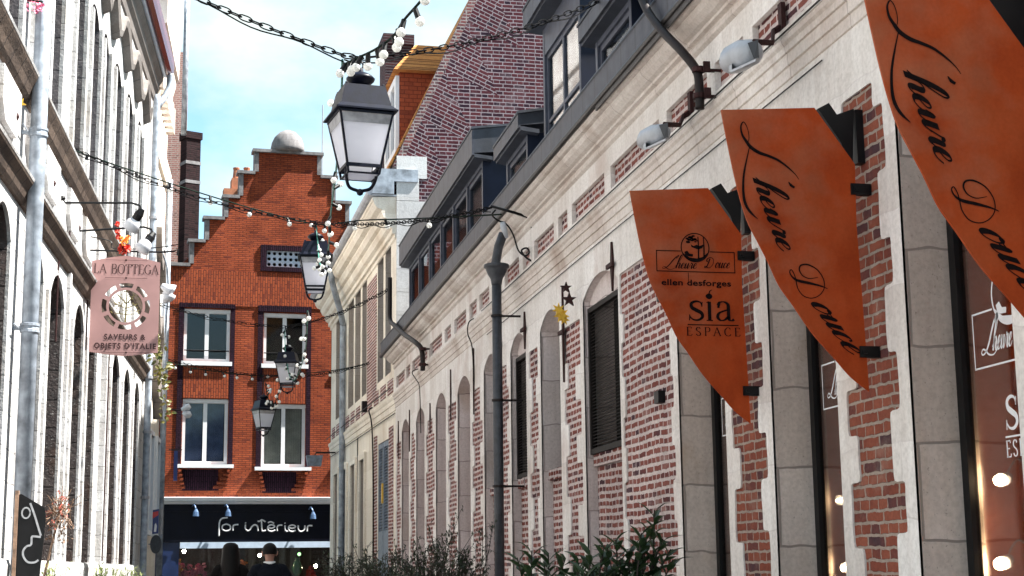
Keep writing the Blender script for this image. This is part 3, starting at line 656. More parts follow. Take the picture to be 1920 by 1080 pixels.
for a, c in GW[2:]:
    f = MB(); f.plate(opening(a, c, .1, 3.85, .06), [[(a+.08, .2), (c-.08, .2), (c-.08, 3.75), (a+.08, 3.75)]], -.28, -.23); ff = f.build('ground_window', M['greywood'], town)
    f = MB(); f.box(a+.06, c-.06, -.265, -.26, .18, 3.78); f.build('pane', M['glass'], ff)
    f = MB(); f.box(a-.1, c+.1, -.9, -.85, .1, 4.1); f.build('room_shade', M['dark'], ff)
    f = MB(); f.plate(opening(a-.14, c+.14, .0, 3.99, .06), [opening(a, c, .0-.001, 3.85, .06)][:0] or [[(a, .02), (a, 3.86), (c, 3.86), (c, .02)]], .001, .05); f.build('window_surround', M['cream'], town)
# brick strips between the stone bands, upper storey and frieze
b = MB()
for a, c in [(UPW[1][1]+.15, UPW[2][0]-.15)] if len(UPW) > 2 else []:
    if c-a > .3: b.box(a, c, .001, .012, 5.0, 7.7)
b.box(.35, .95, .001, .012, .2, 4.2); b.box(2.7, 3.2, .001, .012, .2, 4.2)
u = .4
while u < TL-.8: b.box(u, u+.75, .001, .010, 4.86, 5.14); u += 1.05
b.split('brick_panel', M['brick'], town)
b = MB(); b.profile([(0, 4.46), (.02, 4.47), (.022, 4.58), (.04, 4.59), (.042, 4.67), (.06, 4.70), (.07, 4.74), (.06, 4.77), (0, 4.79)], 0, TL); b.build('string_course', M['cream'], town)
b = MB(); b.profile([(0, 7.86), (.03, 7.87), (.035, 7.95), (.085, 7.965), (.09, 8.05), (.075, 8.06), (.15, 8.10), (.19, 8.2), (.19, 8.235), (.175, 8.245), (.25, 8.28), (.30, 8.38), (.30, 8.42), (.285, 8.43), (.39, 8.47), (.45, 8.56), (.45, 8.60), (.48, 8.62), (.48, 8.68), (0, 8.70)], 0, TL+.1); b.build('cornice', M['cream'], town)
b = MB(); b.box(-.02, TL+.1, .0, .53, 8.705, 8.74); b.tube([(-.02, .52, 8.79), (TL+.1, .52, 8.79)], .075, 10); b.build('gutter', M['palegutter'], town)
b = MB(); pu = tu(648, 850)
b.tube(catmull([(pu-.9, .5, 8.70), (pu-.85, .45, 8.35), (pu-.4, .25, 7.9), (pu-.05, .1, 7.5), (pu, .09, 7.1), (pu, .09, 4.0), (pu, .09, 0)], 4), .075, 10); b.build('downpipe', M['paleblue'], town, True)
# gable wall facing the camera; local axes: u=0 plane, along -o (towards +X)
ga = thing('tmp', None, None); bpy.data.objects.remove(ga)
gb = MB(); 
outline = [(0, -.2), (9.0, -.2), (9.0, 9.3), (6.1, 15.8), (2.9, 15.8), (0.02, 9.3)]
gob = MB(-1)
gob.plate(outline, [], -.34, .02)
gw = gob.build('gable_wall', M['gable'], town); gw.rotation_euler = (0, 0, R(-90)); gw.location = (0, 0, 0)
b = MB(-1); z = 5.4; k = 0
while z < 9.3:
    w = (.62, .42)[k % 2]+rnd.uniform(-.04, .04); b.box(-.004, w, .0205, .045, z+.004, z+.455); z += .46; k += 1
q = b.build('quoin_strip', M['quoin'], town); q.rotation_euler = (0, 0, R(-90))
b = MB(-1); b.box(-.48, .42, -.2, .08, 9.0, 9.25); b.hexa([(-.5, .08, 8.74), (-.06, .08, 8.74), (-.06, .08, 9.0), (-.44, .08, 9.0)], [(-.5, -.3, 8.74), (-.06, -.3, 8.74), (-.06, -.3, 9.0), (-.44, -.3, 9.0)]); q = b.build('kneeler_flashing', M['paleblue'], town); q.rotation_euler = (0, 0, R(-90))
b = MB(-1)
for (x0, z0), (x1, z1) in (((0.02, 9.3), (2.9, 15.8)),):
    b.hexa([(x0-.10, .04, z0+.02), (x0+.03, .04, z0-.03), (x0+.03, -.36, z0-.03), (x0-.10, -.36, z0+.02)], [(x1-.10, .04, z1+.05), (x1+.03, .04, z1), (x1+.03, -.36, z1), (x1-.10, -.36, z1+.05)])
q = b.build('gable_coping', M['purple'], town); q.rotation_euler = (0, 0, R(-90))
# steep tiled roof behind the gable, its dormer and stack
b = MB(); b.hexa([(.3, .4, 8.72), (TL, .4, 8.72), (TL, .4, 8.8), (.3, .4, 8.8)], [(.3, -2.9, 15.6), (TL, -2.9, 15.6), (TL, -2.9, 15.7), (.3, -2.9, 15.7)])
b.hexa([(.3, -9.2, 9.0), (TL, -9.2, 9.0), (TL, -9.2, 9.1), (.3, -9.2, 9.1)], [(.3, -6.1, 15.6), (TL, -6.1, 15.6), (TL, -6.1, 15.7), (.3, -6.1, 15.7)])
b.box(.3, TL, -6.1, -2.9, 15.6, 15.7); b.build('roof', M['tile'], town)
b = MB(); b.box(TL-.3, TL, -9.0, -.36, -.2, 9.0); b.box(.4, TL-.3, -9.0, -8.7, -.2, 9); b.hexa([(TL-.2, -.3, 9), (TL, -.3, 9), (TL, -9, 9), (TL-.2, -9, 9)], [(TL-.2, -2.9, 15.6), (TL, -2.9, 15.6), (TL, -6.1, 15.6), (TL-.2, -6.1, 15.6)]); b.build('rear_wall', M['purple'], town)
dm = MB(); dm.box(1.3, 3.0, -2.4, -.25, 9.2, 11.72); dr = dm.build('roof_dormer', M['redtile'], town)
dm = MB(); dm.hexa([(1.1, -.10, 11.72), (3.2, -.10, 11.72), (3.2, -2.8, 11.72), (1.1, -2.8, 11.72)], [(1.75, -.66, 12.5), (2.6, -.66, 12.5), (2.6, -2.8, 12.5), (1.75, -2.8, 12.5)]); dm.build('dormer_roof', M['tile'], dr)
dm = MB(); dm.plate([(1.32, 9.9), (2.98, 9.9), (2.98, 11.65), (1.32, 11.65)], [[(1.5, 10.1), (2.05, 10.1), (2.05, 11.5), (1.5, 11.5)], [(2.2, 10.1), (2.8, 10.1), (2.8, 11.5), (2.2, 11.5)]], -.248, -.17); dm.build('dormer_frame', M['whitepaint'], dr)
dm = MB(); dm.box(1.5, 2.8, -.24, -.235, 10.1, 11.5); dm.build('dormer_pane', M['glass'], dr)
st = MB(); st.box(5.2, 6.2, -1.12, -.5, 9.0, 13.7); st.box(5.14, 6.26, -1.18, -.44, 13.702, 13.95); st.build('chimney', M['soot2'], town)
# shutters on the ground floor near the storehouse corner
for k, (a, c) in enumerate([(1.08, 1.78), (1.84, 2.52)]):
    s = MB(); s.plate([(a, .12), (c, .12), (c, 3.98), (a, 3.98)], [[(a+.07, 2.2), (c-.07, 2.2), (c-.07, 3.88), (a+.07, 3.88)]], -.06, .0)
    s.box(a+.07, c-.07, -.05, -.035, .2, 2.1); sh = s.build('shutter', M['greyblue'], town); tag(sh)
    s = MB(); z = 2.22
    while z < 3.86: s.hexa([(a+.07, -.05, z+.03), (c-.07, -.05, z+.03), (c-.07, -.05, z+.038), (a+.07, -.05, z+.038)], [(a+.07, -.012, z), (c-.07, -.012, z), (c-.07, -.012, z+.008), (a+.07, -.012, z+.008)]); z += .06
    s.build('slat', M['greyblue'], sh)
b = MB(); b.box(1.75, 1.87, .002, .03, 2.75, 3.15); b.build('door_notice', M['yellow'], town)
b = MB(); u = tu(735, 735)
b.tube(catmull([(3.1, .05, 4.83), (3.1, .13, 4.76), (3.12, .06, 4.4), (3.1, .03, 3.0), (3.1, .03, .2)], 4), .016, 6)
b.tube([(0, .03, 4.40), (TL, .03, 4.40)], .01, 5); b.tube([(0, .13, 4.88), (TL, .13, 4.88)], .012, 5)
b.tube(catmull([(5.7, .03, 4.4), (5.7, .05, 4.2), (5.7, .03, 2.5), (5.7, .03, .2)], 4), .012, 5)
b.box(4.3, 4.45, .0, .12, 4.86, 5.1)
b.split('wall_cable', M['brownpipe'], town)
# ================================================================== left: limewashed stone house
left = thing('limewashed_house', 'tall sunlit limewashed stone house with narrow arched windows and two brown cornices', 'building', LF.org, LF.ang)
A0, A1 = 4.0, 32.45
GARC = [(6.6, 7.6), (8.6, 9.6), (10.8, 11.8), (12.9, 13.9), (15.1, 16.0), (17.28, 18.26), (18.85, 20.03), (21.1, 22.07), (22.71, 23.72), (25.94, 27.1), (27.89, 29.03), (29.95, 30.94)]
def zt(z, u): return z+.055*(u-23)
UPA = [(7.5, 8.3), (9.2, 10.0), (11, 11.8), (13, 13.8), (15.2, 16.02), (16.9, 17.62), (18.15, 19.0), (20.2, 21.13), (21.86, 22.84), (23.42, 24.15), (25.05, 26.15), (27.1, 28.2), (29.25, 30.15)]
holes = [opening(a, c, 1.56, 4.72, .30) for a, c in GARC]
uph = [opening(a, c, 6.8, zt(9.42, (a+c)/2), .20) for a, c in UPA]
b = MB(-1); b.plate([(A0, -.2), (A1, -.2), (A1, 12.9), (A0, 11.3)], holes+uph, -.5, 0, False); b.build('front_wall', M['lwhite'], left)
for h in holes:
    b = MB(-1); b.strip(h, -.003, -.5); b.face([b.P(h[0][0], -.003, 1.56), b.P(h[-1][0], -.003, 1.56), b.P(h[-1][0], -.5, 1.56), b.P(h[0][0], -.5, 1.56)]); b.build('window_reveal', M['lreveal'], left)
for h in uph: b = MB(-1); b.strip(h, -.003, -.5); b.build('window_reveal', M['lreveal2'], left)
# raised arch rings, pilasters and rusticated piers give the sunlit face its relief
b = MB(-1)
for a, c in GARC:
    o = opening(a-.16, c+.16, 1.56, 4.72, .36); i = opening(a-.001, c+.001, 1.56, 4.72, .30)
    b.plate(o+list(reversed(i)), [], .001, .035)
b.box(24.62, 24.9, .001, .09, 1.5, 5.25); b.box(20.42, 20.56, .001, .05, 1.56, 5.25); b.box(25.2, 25.33, .001, .05, 1.56, 5.25)
b.split('arch_ring', M['lwhite'], left)
b = MB(-1); b.profile([(0, 1.3), (.06, 1.32), (.07, 1.5), (.05, 1.56), (0, 1.57)], A0, A1); b.box(A0, A1, .001, .05, -.1, 1.298); b.build('plinth', M['lwhite'], left)
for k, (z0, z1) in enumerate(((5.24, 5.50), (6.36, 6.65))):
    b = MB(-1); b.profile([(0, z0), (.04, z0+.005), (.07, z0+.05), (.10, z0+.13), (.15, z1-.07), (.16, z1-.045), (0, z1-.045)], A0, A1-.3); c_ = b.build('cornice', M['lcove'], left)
    b = MB(-1); b.profile([(0, z1-.043), (.163, z1-.043), (.172, z1-.02), (.16, z1), (0, z1+.05)], A0, A1-.3); b.build('cornice_cap', M['lwhite'], c_)
# aprons under the upper windows
b = MB(-1)
for a, c in UPA:
    b.plate([(a-.12, 6.30), (a-.12, 5.95), (a+.08, 5.78), (c-.08, 5.78), (c+.12, 5.95), (c+.12, 6.30)], [], .001, .055)
    b.plate([(a-.14, 6.68), (a-.001, 6.68), (a-.001, zt(9.42, a)), (a-.14, zt(9.42, a))], [], .001, .05); b.plate([(c+.001, 6.68), (c+.14, 6.68), (c+.14, zt(9.42, c)), (c+.001, zt(9.42, c))], [], .001, .05)
b.split('window_apron', M['lwhite'], left)
for (a, c), h in zip(UPA, uph):
    if c < 15: continue
    zc = zt(9.42, (a+c)/2)
    f = MB(-1); m = (a+c)/2; f.plate(h, [[(a+.07, 6.9), (m-.03, 6.9), (m-.03, 9.1), (a+.07, 9.1)], [(m+.03, 6.9), (c-.07, 6.9), (c-.07, 9.1), (m+.03, 9.1)]], -.44, -.38); ff = f.build('upper_window', M['greywood'], left)
    f = MB(-1); f.box(a+.05, c-.05, -.42, -.415, 6.85, 9.2); f.build('pane', M['glass'], ff)
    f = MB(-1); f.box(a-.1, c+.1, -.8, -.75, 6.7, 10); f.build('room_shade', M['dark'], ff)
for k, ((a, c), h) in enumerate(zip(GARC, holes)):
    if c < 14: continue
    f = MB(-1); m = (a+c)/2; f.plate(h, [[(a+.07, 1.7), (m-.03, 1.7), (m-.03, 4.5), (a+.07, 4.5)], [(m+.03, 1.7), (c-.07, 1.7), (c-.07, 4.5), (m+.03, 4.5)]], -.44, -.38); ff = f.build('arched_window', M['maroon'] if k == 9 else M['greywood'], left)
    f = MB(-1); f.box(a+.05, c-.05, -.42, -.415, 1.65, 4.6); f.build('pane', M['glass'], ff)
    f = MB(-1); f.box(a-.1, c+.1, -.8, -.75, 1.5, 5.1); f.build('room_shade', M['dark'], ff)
# hood mould rising over every upper window
b = MB(-1); path = []
for a, c in UPA:
    z = zt(9.80, (a+c)/2)
    path += [(a-.28, z-.02)]+arc_top(a-.06, c+.06, z+.12, .30, 6)+[(c+.28, z-.02)]
prev = None
for (u_, z_) in path:
    cur = [(u_, .0, z_), (u_, .13, z_+.06), (u_, .16, z_+.16), (u_, .15, z_+.22), (u_, .0, z_+.26)]
    ids = [b.P(*p) for p in cur]
    if prev:
        for i in range(5): j = (i+1) % 5; b.face((prev[i], prev[j], ids[j], ids[i]))
    prev = ids
b.build('hood_mould', M['lhood'], left)
# eaves: stone cove, pale soffit, maroon gutter
T = .055
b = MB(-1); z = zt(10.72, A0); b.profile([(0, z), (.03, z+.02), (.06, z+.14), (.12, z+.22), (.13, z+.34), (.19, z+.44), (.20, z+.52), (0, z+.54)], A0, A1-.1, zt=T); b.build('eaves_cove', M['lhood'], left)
b = MB(-1); z = zt(11.27, A0); b.profile([(0, z), (.26, z), (.27, z+.05), (0, z+.05)], A0, A1, zt=T); b.build('soffit', M['bluewhite'], left)
b = MB(-1); z = zt(11.30, A0); b.profile([(.275, z-.02), (.31, z-.03), (.38, z+.03), (.41, z+.14), (.41, z+.34), (.275, z+.34)], A0, A1+.05, zt=T); b.build('gutter', M['maroon'], left)
b = MB(-1); z = zt(11.5, A0); b.hexa([(A0, .27, z+.15), (A1, .27, z+.15+T*(A1-A0)), (A1, .27, z+.21+T*(A1-A0)), (A0, .27, z+.21)], [(A0, -4, z+4), (A1, -4, z+4+T*(A1-A0)), (A1, -4, z+4.06+T*(A1-A0)), (A0, -4, z+4.06)]); b.build('roof', M['slate'], left)
b = MB(-1); b.box(A0, A0+.3, -9, -.5, -.2, 11.2); b.box(A1-.3, A1, -9, -.5, -.2, 12.6); b.box(A0+.3, A1-.3, -9, -8.7, -.2, 12); b.build('rear_wall', M['lwhite'], left)
# pipes: the big one at the near end, the one at the far end with a swan neck
b = MB(-1); b.tube([(16.55, .17, 12), (16.55, .17, 0)], .085, 14); dp = b.build('downpipe', M['paleblue'], left, True)
b = MB(-1)
for z in (8.9, 6.02, 3.92): b.lathe([(.088, -.05), (.10, -.045), (.10, -.02), (.092, -.012), (.092, .012), (.10, .02), (.10, .045), (.088, .05)], (16.55, .17, z), 14); b.box(16.53, 16.57, 0, .09, z-.02, z+.02); b.box(16.2, 16.5, .06, .075, z-.012, z+.0)
b.split('pipe_collar', M['paleblue'], dp)
pz = zt(11.25, A1)
b = MB(-1); b.tube(catmull([(32.3, .34, pz+.05), (32.3, .34, pz-.2), (32.2, .27, pz-.45), (31.98, .15, pz-.75), (31.9, .12, pz-1.0), (31.9, .12, 6), (31.9, .12, 0)], 5), .07, 10); dp = b.build('downpipe', M['paleblue'], left, True)
b = MB(-1)
for z in (8.6, 5.3, 4.2, 2.9): b.lathe([(.075, -.03), (.09, -.028), (.09, .028), (.075, .03)], (31.9, .12, z), 10)
b.split('pipe_collar', M['greyalu'], dp)
b = MB(-1)
for u, z in ((15.9, 6.0), (18.6, 5.98), (21.0, 5.97), (23.9, 5.95)): b.ball((u, .03, z), .05, 8)
b.tube(catmull([(24.75, .1, 5.2), (24.76, .1, 4), (24.74, .1, 1.6)], 3), .012, 5); b.tube([(17.0, .03, 5.2), (17.0, .03, 1.5)], .014, 5)
b.tube([(19.4, .03, 5.2), (19.42, .03, 4.2)], .012, 5); b.tube([(22.3, .04, 5.22), (22.3, .04, 4.5)], .012, 5); b.tube([(20.3, .03, 6.36), (20.3, .03, 5.5)], .01, 5)
b.split('wall_fixing', M['iron'], left)

# ------------------------------------------------------------------ second house on the left: cream, corbelled cornice
l2 = thing('cream_house', 'narrow cream rendered house with heavy corbelled cornice next beyond the limewashed house', 'building', LF.org, LF.ang)
b = MB(-1); b.box(32.5, 36.6, -6, 0.0, -.2, 15.2); b.box(32.5, 32.9, .0, .10, 1.0, 12.6); b.build('front_wall', M['cream'], l2)
z = 12.25
b = MB(-1); b.profile([(0, z), (.05, z+.02), (.08, z+.3), (.16, z+.6), (.17, z+.75), (.23, z+.8), (.24, z+1.5), (.29, z+1.8), (.30, z+2.9), (0, z+3.0)], 32.5, 36.6); b.build('cornice', M['mould'], l2)
b = MB(-1); u = 32.6
while u < 36.5: b.box(u, u+.22, .001, .19, z-.62, z-.02); u += .5
b.split('corbel', M['mould'], l2)
b = MB(-1); b.profile([(0, 10.3), (.06, 10.35), (.07, 10.5), (.11, 10.6), (.12, 10.7), (0, 10.75)], 33.0, 36.6); b.build('string_course', M['cream'], l2)
for z0 in (6.6, 2.2):
    for a in (33.4, 35.2):
        f = MB(-1); f.plate([(a, z0), (a+.95, z0), (a+.95, z0+2.2), (a, z0+2.2)], [[(a+.1, z0+.1), (a+.85, z0+.1), (a+.85, z0+2.1), (a+.1, z0+2.1)]], .001, .09); ff = f.build('window', M['whitepaint'], l2)
        f = MB(-1); f.box(a+.1, a+.85, .002, .02, z0+.1, z0+2.1); f.build('pane', M['bluemetal'], ff)
b = MB(-1); b.tube([(36.9, .36, 15.4), (36.9, .36, 11.8)], .07, 10); b.tube([(36.2, .12, 10.5), (36.2, .12, 0)], .07, 10); b.tube(catmull([(33.6, .15, 8.3), (33.9, .3, 7.8), (34.4, .25, 6.6), (34.9, .15, 5.6)], 5), .02, 6); b.split('downpipe', M['paleblue'], l2, True)
# wavy carved hood stones on its face
b = MB(-1)
for z0 in (8.0, 6.6, 5.2):
    p = catmull([(33.2, z0+.7), (33.5, z0+.2), (33.9, z0+.05), (34.3, z0+.35), (34.6, z0+.1), (34.9, z0-.3)], 5)
    b.plate(p+[(q[0], q[1]-.16) for q in reversed(p)], [], .001, .2)
b.split('carved_hood', M['lhood'], l2)

# ------------------------------------------------------------------ behind: pink brick house and sooty stack
def wbox(mb, x0, x1, y0, y1, z0, z1): mb.box(x0, x1, y0, y1, z0, z1)
pk = MB(); p0 = at(309, 400, 47.5); p1 = at(342.5, 400, 47.5)
pk.box(p0.x-2.5, p1.x, 47.5, 52, -.2, 17.5); o = pk.build('brick_house', M['pink'], None); tag(o, 'pinkish weathered brick house wall rising behind the left shoulder of the stepped gable', 'building')
ck = thing('chimney_stack', 'tall blackened square brick chimney stack beside the pinkish brick wall', 'chimney', (at(355, 400, 47).x, 47.0, 0), R(24))
b = MB(); b.box(-.23, .23, -.2, .25, 0, 14.5); b.box(-.27, .27, -.24, .29, 14.502, 14.72); b.build('stack', M['soot'], ck)
b = MB()
for z in (13.7, 13.1): b.box(-.245, .245, -.215, .265, z, z+.1)
b.split('band', M['coping'], ck)

# ================================================================== far end: stepped-gable orange brick shop house
fac = thing('stepped_gable_house', 'orange brick shop house with stepped gable, stone dome and navy shopfront', 'building', FA.org, FA.ang)
def fp(x, y): return FA.px(x, y)
S0 = fp(299, 700)[0]; Sc = (fp(475, 285)[0]+fp(605, 291)[0])/2; S1 = 2*Sc-S0
top = fp(540, 289)[1]
lv = [(fp(475, 285)[0], top)]
for x, y in ((446, 325.5), (418, 371), (382, 411), (353.5, 454), (311, 498)): lv.append(fp(x, y))
lz = [p[1] for p in lv]; lu = [p[0]+.06 for p in lv]
ru = [2*Sc-u for u in lu]
poly = [(S0, 3.45)]; 
poly = [(lu[5], 3.4), (lu[5], lz[5])]
for k in (4, 3, 2, 1, 0): poly += [(lu[k], lz[k+1]), (lu[k], lz[k])]
poly += [(ru[0], lz[0])]
for k in (1, 2, 3, 4, 5): poly += [(ru[k-1], lz[k]), (ru[k], lz[k])]
poly += [(ru[5], 3.4)]
cl = [p for i, p in enumerate(poly) if i == 0 or (abs(p[0]-poly[i-1][0])+abs(p[1]-poly[i-1][1])) > 1e-4]
def rect(x0, y0, x1, y1):
    a = fp(x0, y0); c = fp(x1, y1); return (a[0], c[0], c[1], a[1])
LWn = [rect(346, 578, 430.5, 679), rect(343, 747, 426, 871), rect(495, 586, 573.5, 684), rect(491, 757, 572, 876)]
HO = []
def win_hole(r): return [(r[0], r[2]), (r[1], r[2]), (r[1], r[3]), (r[0], r[3])]
mirror = [(2*Sc-r[1], 2*Sc-r[0], r[2], r[3]) for r in LWn[:2]]
wins = LWn+[m for m in mirror if m[0] > LWn[2][1]+.2]
gr = rect(500, 469, 571, 503)
b = MB(-1); b.plate(cl, [win_hole(r) for r in wins]+[win_hole(gr)], -.35, 0); b.build('brick_front', M['obrick'], fac)
vb0, vb1 = fp(400, 573)[1], fp(400, 507)[1]
b = MB(-1); b.box(lu[5]+.004, ru[5]-.004, .001, .02, vb0, vb1); b.build('soldier_band', M['obrickv'], fac)
for col in ((0, 1), (2, 3)) if len(wins) <= 4 else ((0, 1), (2, 3), (4, 5)):
    if col[1] >= len(wins): continue
    hi, lo_ = wins[col[0]], wins[col[1]]
    a, c = min(hi[0], lo_[0]), max(hi[1], lo_[1])
    b = MB(-1)
    b.box(a-.15, a-.003, .001, .028, lo_[2]-.1, vb0-.002); b.box(c+.003, c+.13, .001, .028, lo_[2]-.1, vb0-.002)
    b.split('dark_brick_strip', M['dbrick'], fac)
    b = MB(-1); b.box(a-.15, c+.13, .001, .045, hi[3]+.03, vb0+.05); b.build('dark_lintel', M['dbrickv'], fac)
    b = MB(-1); b.box(a+.02, c-.02, .001, .03, lo_[3]+.02, hi[2]-.14); b.build('soldier_panel', M['obrickv'], fac)
    # sill on stepped brick corbels with a dark slatted panel
    zs = lo_[2]
    b = MB(-1); b.box(a-.18, c+.16, -.1, .14, zs-.10, zs-.005); b.box(hi[0]-.06, hi[1]+.06, -.1, .10, hi[2]-.12, hi[2]-.005); b.split('window_sill', M['whitepaint'], fac)
    b = MB(-1)
    for k in range(5): b.box(c-.02-.09*k, c+.06-.0*k-.02*k, .001, .13-.022*k, zs-.22-.115*k, zs-.135-.115*k)
    for k in range(5): b.box(a-.06+.02*k, a+.02+.03*k, .001, .13-.022*k, zs-.22-.115*k, zs-.135-.115*k)
    b.split('brick_corbel', M['obrick'], fac)
    b = MB(-1); b.box(a+.05, c-.25, .001, .02, zs-.72, zs-.14); b.build('dark_panel', M['dbrickv'], fac)
for k, r in enumerate(wins):
    a, c, z0, z1 = r; m = (a+c)/2
    f = MB(-1); f.plate(win_hole(r), [[(a+.09, z0+.09), (m-.055, z0+.09), (m-.055, z1-.12), (a+.09, z1-.12)], [(m+.055, z0+.09), (c-.09, z0+.09), (c-.09, z1-.12), (m+.055, z1-.12)]], -.16, -.09)
    f.box(a+.0, c-.0, -.088, -.05, z1-.10, z1-.003)
    ff = f.build('window', M['whitepaint'], fac)
    f = MB(-1); f.box(a+.05, c-.05, -.135, -.13, z0+.05, z1-.06)
    f.build('pane', M['dimglass'], ff)
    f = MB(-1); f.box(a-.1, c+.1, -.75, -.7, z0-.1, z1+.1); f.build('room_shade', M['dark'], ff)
    if k in (1, 3):
        f = MB(-1)
        for s0, s1 in ((a+.1, m-.06), (m+.06, c-.1)):
            n = 14
            for q in range(n):
                u = s0+(s1-s0)*q/n; f.box(u, u+(s1-s0)/n, -.23-.02*(q % 2), -.225-.02*(q % 2), z0+.1, z1-.12)
        f.build('curtain', M['curtain'+str(k)], ff)
    if k in (0, 2):
        f = MB(-1); f.tube([(a+.02, -.05, z0+.32), (c-.02, -.05, z0+.32)], .016, 6); f.build('guard_rail', M['black'], ff)
# perforated ventilation block in a dark brick border
a, c, z0, z1 = gr
b = MB(-1); b.plate([(a-.17, z0-.13), (c+.17, z0-.13), (c+.17, z1+.15), (a-.17, z1+.15)], [[(a, z0), (c, z0), (c, z1), (a, z1)]], .001, .05); b.build('vent_border', M['dbrickv'], fac)
hl = []
nx, nz = 7, 3
for i in range(nx):
    for j in range(nz):
        cx, cz = a+(c-a)*(i+.5)/nx, z0+(z1-z0)*(j+.5)/nz; rr = .052
        hl.append([(cx+rr*math.cos(t*math.pi/5), cz+rr*math.sin(t*math.pi/5)) for t in range(10)])
b = MB(-1); b.plate([(a, z0), (c, z0), (c, z1), (a, z1)], hl, -.12, -.04); vg = b.build('vent_grille', M['bluewhite'], fac)
b = MB(-1); b.box(a-.05, c+.05, -.33, -.3, z0-.05, z1+.05); b.build('vent_void', M['dark'], vg)
# copings, risers and dome
b = MB(-1)
for k in range(6):
    u0 = lu[k]; u1 = lu[k-1] if k else Sc
    b.box(u0-.08, u1+(.0 if k else 0), -.36, .10, lz[k], lz[k]+.09)
    b.box(2*Sc-u1, ru[k]+.08, -.36, .10, lz[k], lz[k]+.088)
    if k < 5:
        b.box(u0-.02, u0+.10, -.352, .035, lz[k+1]+.092, lz[k]-.002); b.box(ru[k]-.10, ru[k]+.02, -.352, .035, lz[k+1]+.092, lz[k]-.002)
b.split('stepped_coping', M['coping'], fac)
b = MB(-1); dr = (fp(573, 288)[0]-fp(509, 288)[0])/2
b.lathe([(dr, 0), (dr, .1), (dr*.94, .27), (dr*.78, .45), (dr*.5, .60), (dr*.22, .665), (.01, .68)], ((fp(541, 288)[0]), -.2, top+.091), 20); b.build('stone_dome', M['dome'], fac, True)
b = MB(-1); b.box(S0, S1, -8, -1.3, 3.3, 9.5); b.box(S0, S0+.1, -1.3, -.36, 0, 9.4); b.box(S1-.1, S1, -1.3, -.36, 0, 9.4); b.hexa([(S0, -.36, 9.5), (S1, -.36, 9.5), (S1, -8, 9.5), (S0, -8, 9.5)], [(Sc-.4, -.36, 12.9), (Sc+.4, -.36, 12.9), (Sc+.4, -8, 12.9), (Sc-.4, -8, 12.9)]); b.build('roof', M['redtile'], fac)
pots = MB(-1)
for x in (451, 471):
    p = fp(x, 322); pots.lathe([(.11, 0), (.10, .1), (.085, .3), (.10, .34), (.10, .37), (.07, .37)], (p[0], -1.2, p[1]+.05), 10)
pots.box(fp(441, 340)[0], fp(486, 340)[0], -1.45, -.95, 10.5, fp(450, 322)[1]+.05)
q = fp(440, 360); pots.box(q[0]-.25, q[0]+.15, -1.0, -.6, 10.5, q[1]+.25)
pots.split('chimney_pot', M['terracotta'], fac)
b = MB(-1); q = fp(619, 330); b.tube([(q[0], -1.5, 10.5), (q[0], -1.5, fp(619, 170)[1])], .02, 5); b.build('antenna', M['greyalu'], fac)
# shopfront
zc0, zc1 = fp(460, 944)[1], fp(460, 934)[1]
b = MB(-1); b.profile([(0, zc0-.03), (.16, zc0-.02), (.20, zc0+.04), (.30, zc0+.06), (.32, zc1), (0, zc1+.03)], S0-.02, S1); b.build('shop_cornice', M['whitepaint'], fac)
zb0, zb1 = fp(460, 1016)[1], zc0-.032
b = MB(-1); b.box(S0, S1, -.02, .10, zb0, zb1); b.box(S0+.28, S1-.2, .101, .125, zb0+.02, zb0+.06); b.box(S0+.28, S1-.2, .101, .125, zb1-.2, zb1-.17); b.build('fascia_board', M['navy'], fac)
ax = fp(337, 1020)[0]
b = MB(-1); b.box(ax, S1-.3, .02, .14, zb0-.17, zb0-.004); b.build('roller_blind', M['bluewhite'], fac)
b = MB(-1); b.box(S0, ax-.02, -.1, .06, 0, zb0-.002); b.box(S0+.08, ax-.1, .061, .08, .3, zb0-.2); b.box(S1-.3, S1, -.1, .06, 0, zb0-.002); b.box(ax-.02, S1-.3, -.1, .04, 0, .45); b.split('shop_pilaster', M['navyblue'], fac)
b = MB(-1); b.box(ax, S1-.3, -.06, -.05, .45, zb0-.002); b.build('shop_pane', M['glass'], fac)
b = MB(-1); b.box(S0, S1, -2.6, -2.5, 0, 3.2); b.box(S0, S0+.1, -2.5, -.12, 0, 3.2); b.box(S1-.1, S1, -2.5, -.12, 0, 3.2); b.box(S0+.1, S1-.1, -2.5, -.12, 2.5, 2.6); b.box(ax, S1-.3, -.9, -.12, .4, .46); b.build('shop_interior', M['dark'], fac)
for x, y in ((364, 958), (424, 958), (582, 963)):
    q = fp(x, y); f = MB(-1)
    f.tube(catmull([(q[0]-.06, .12, q[1]+.12), (q[0]-.04, .24, q[1]+.17), (q[0], .34, q[1]+.10), (q[0]+.02, .36, q[1]-.02)], 5), .022, 7)
    f.lathe([(.03, .1), (.075, .02), (.09, -.1), (.085, -.1)], (q[0]+.02, .36, q[1]-.06), 10); f.build('sign_lamp', M['bluesteel'], fac)

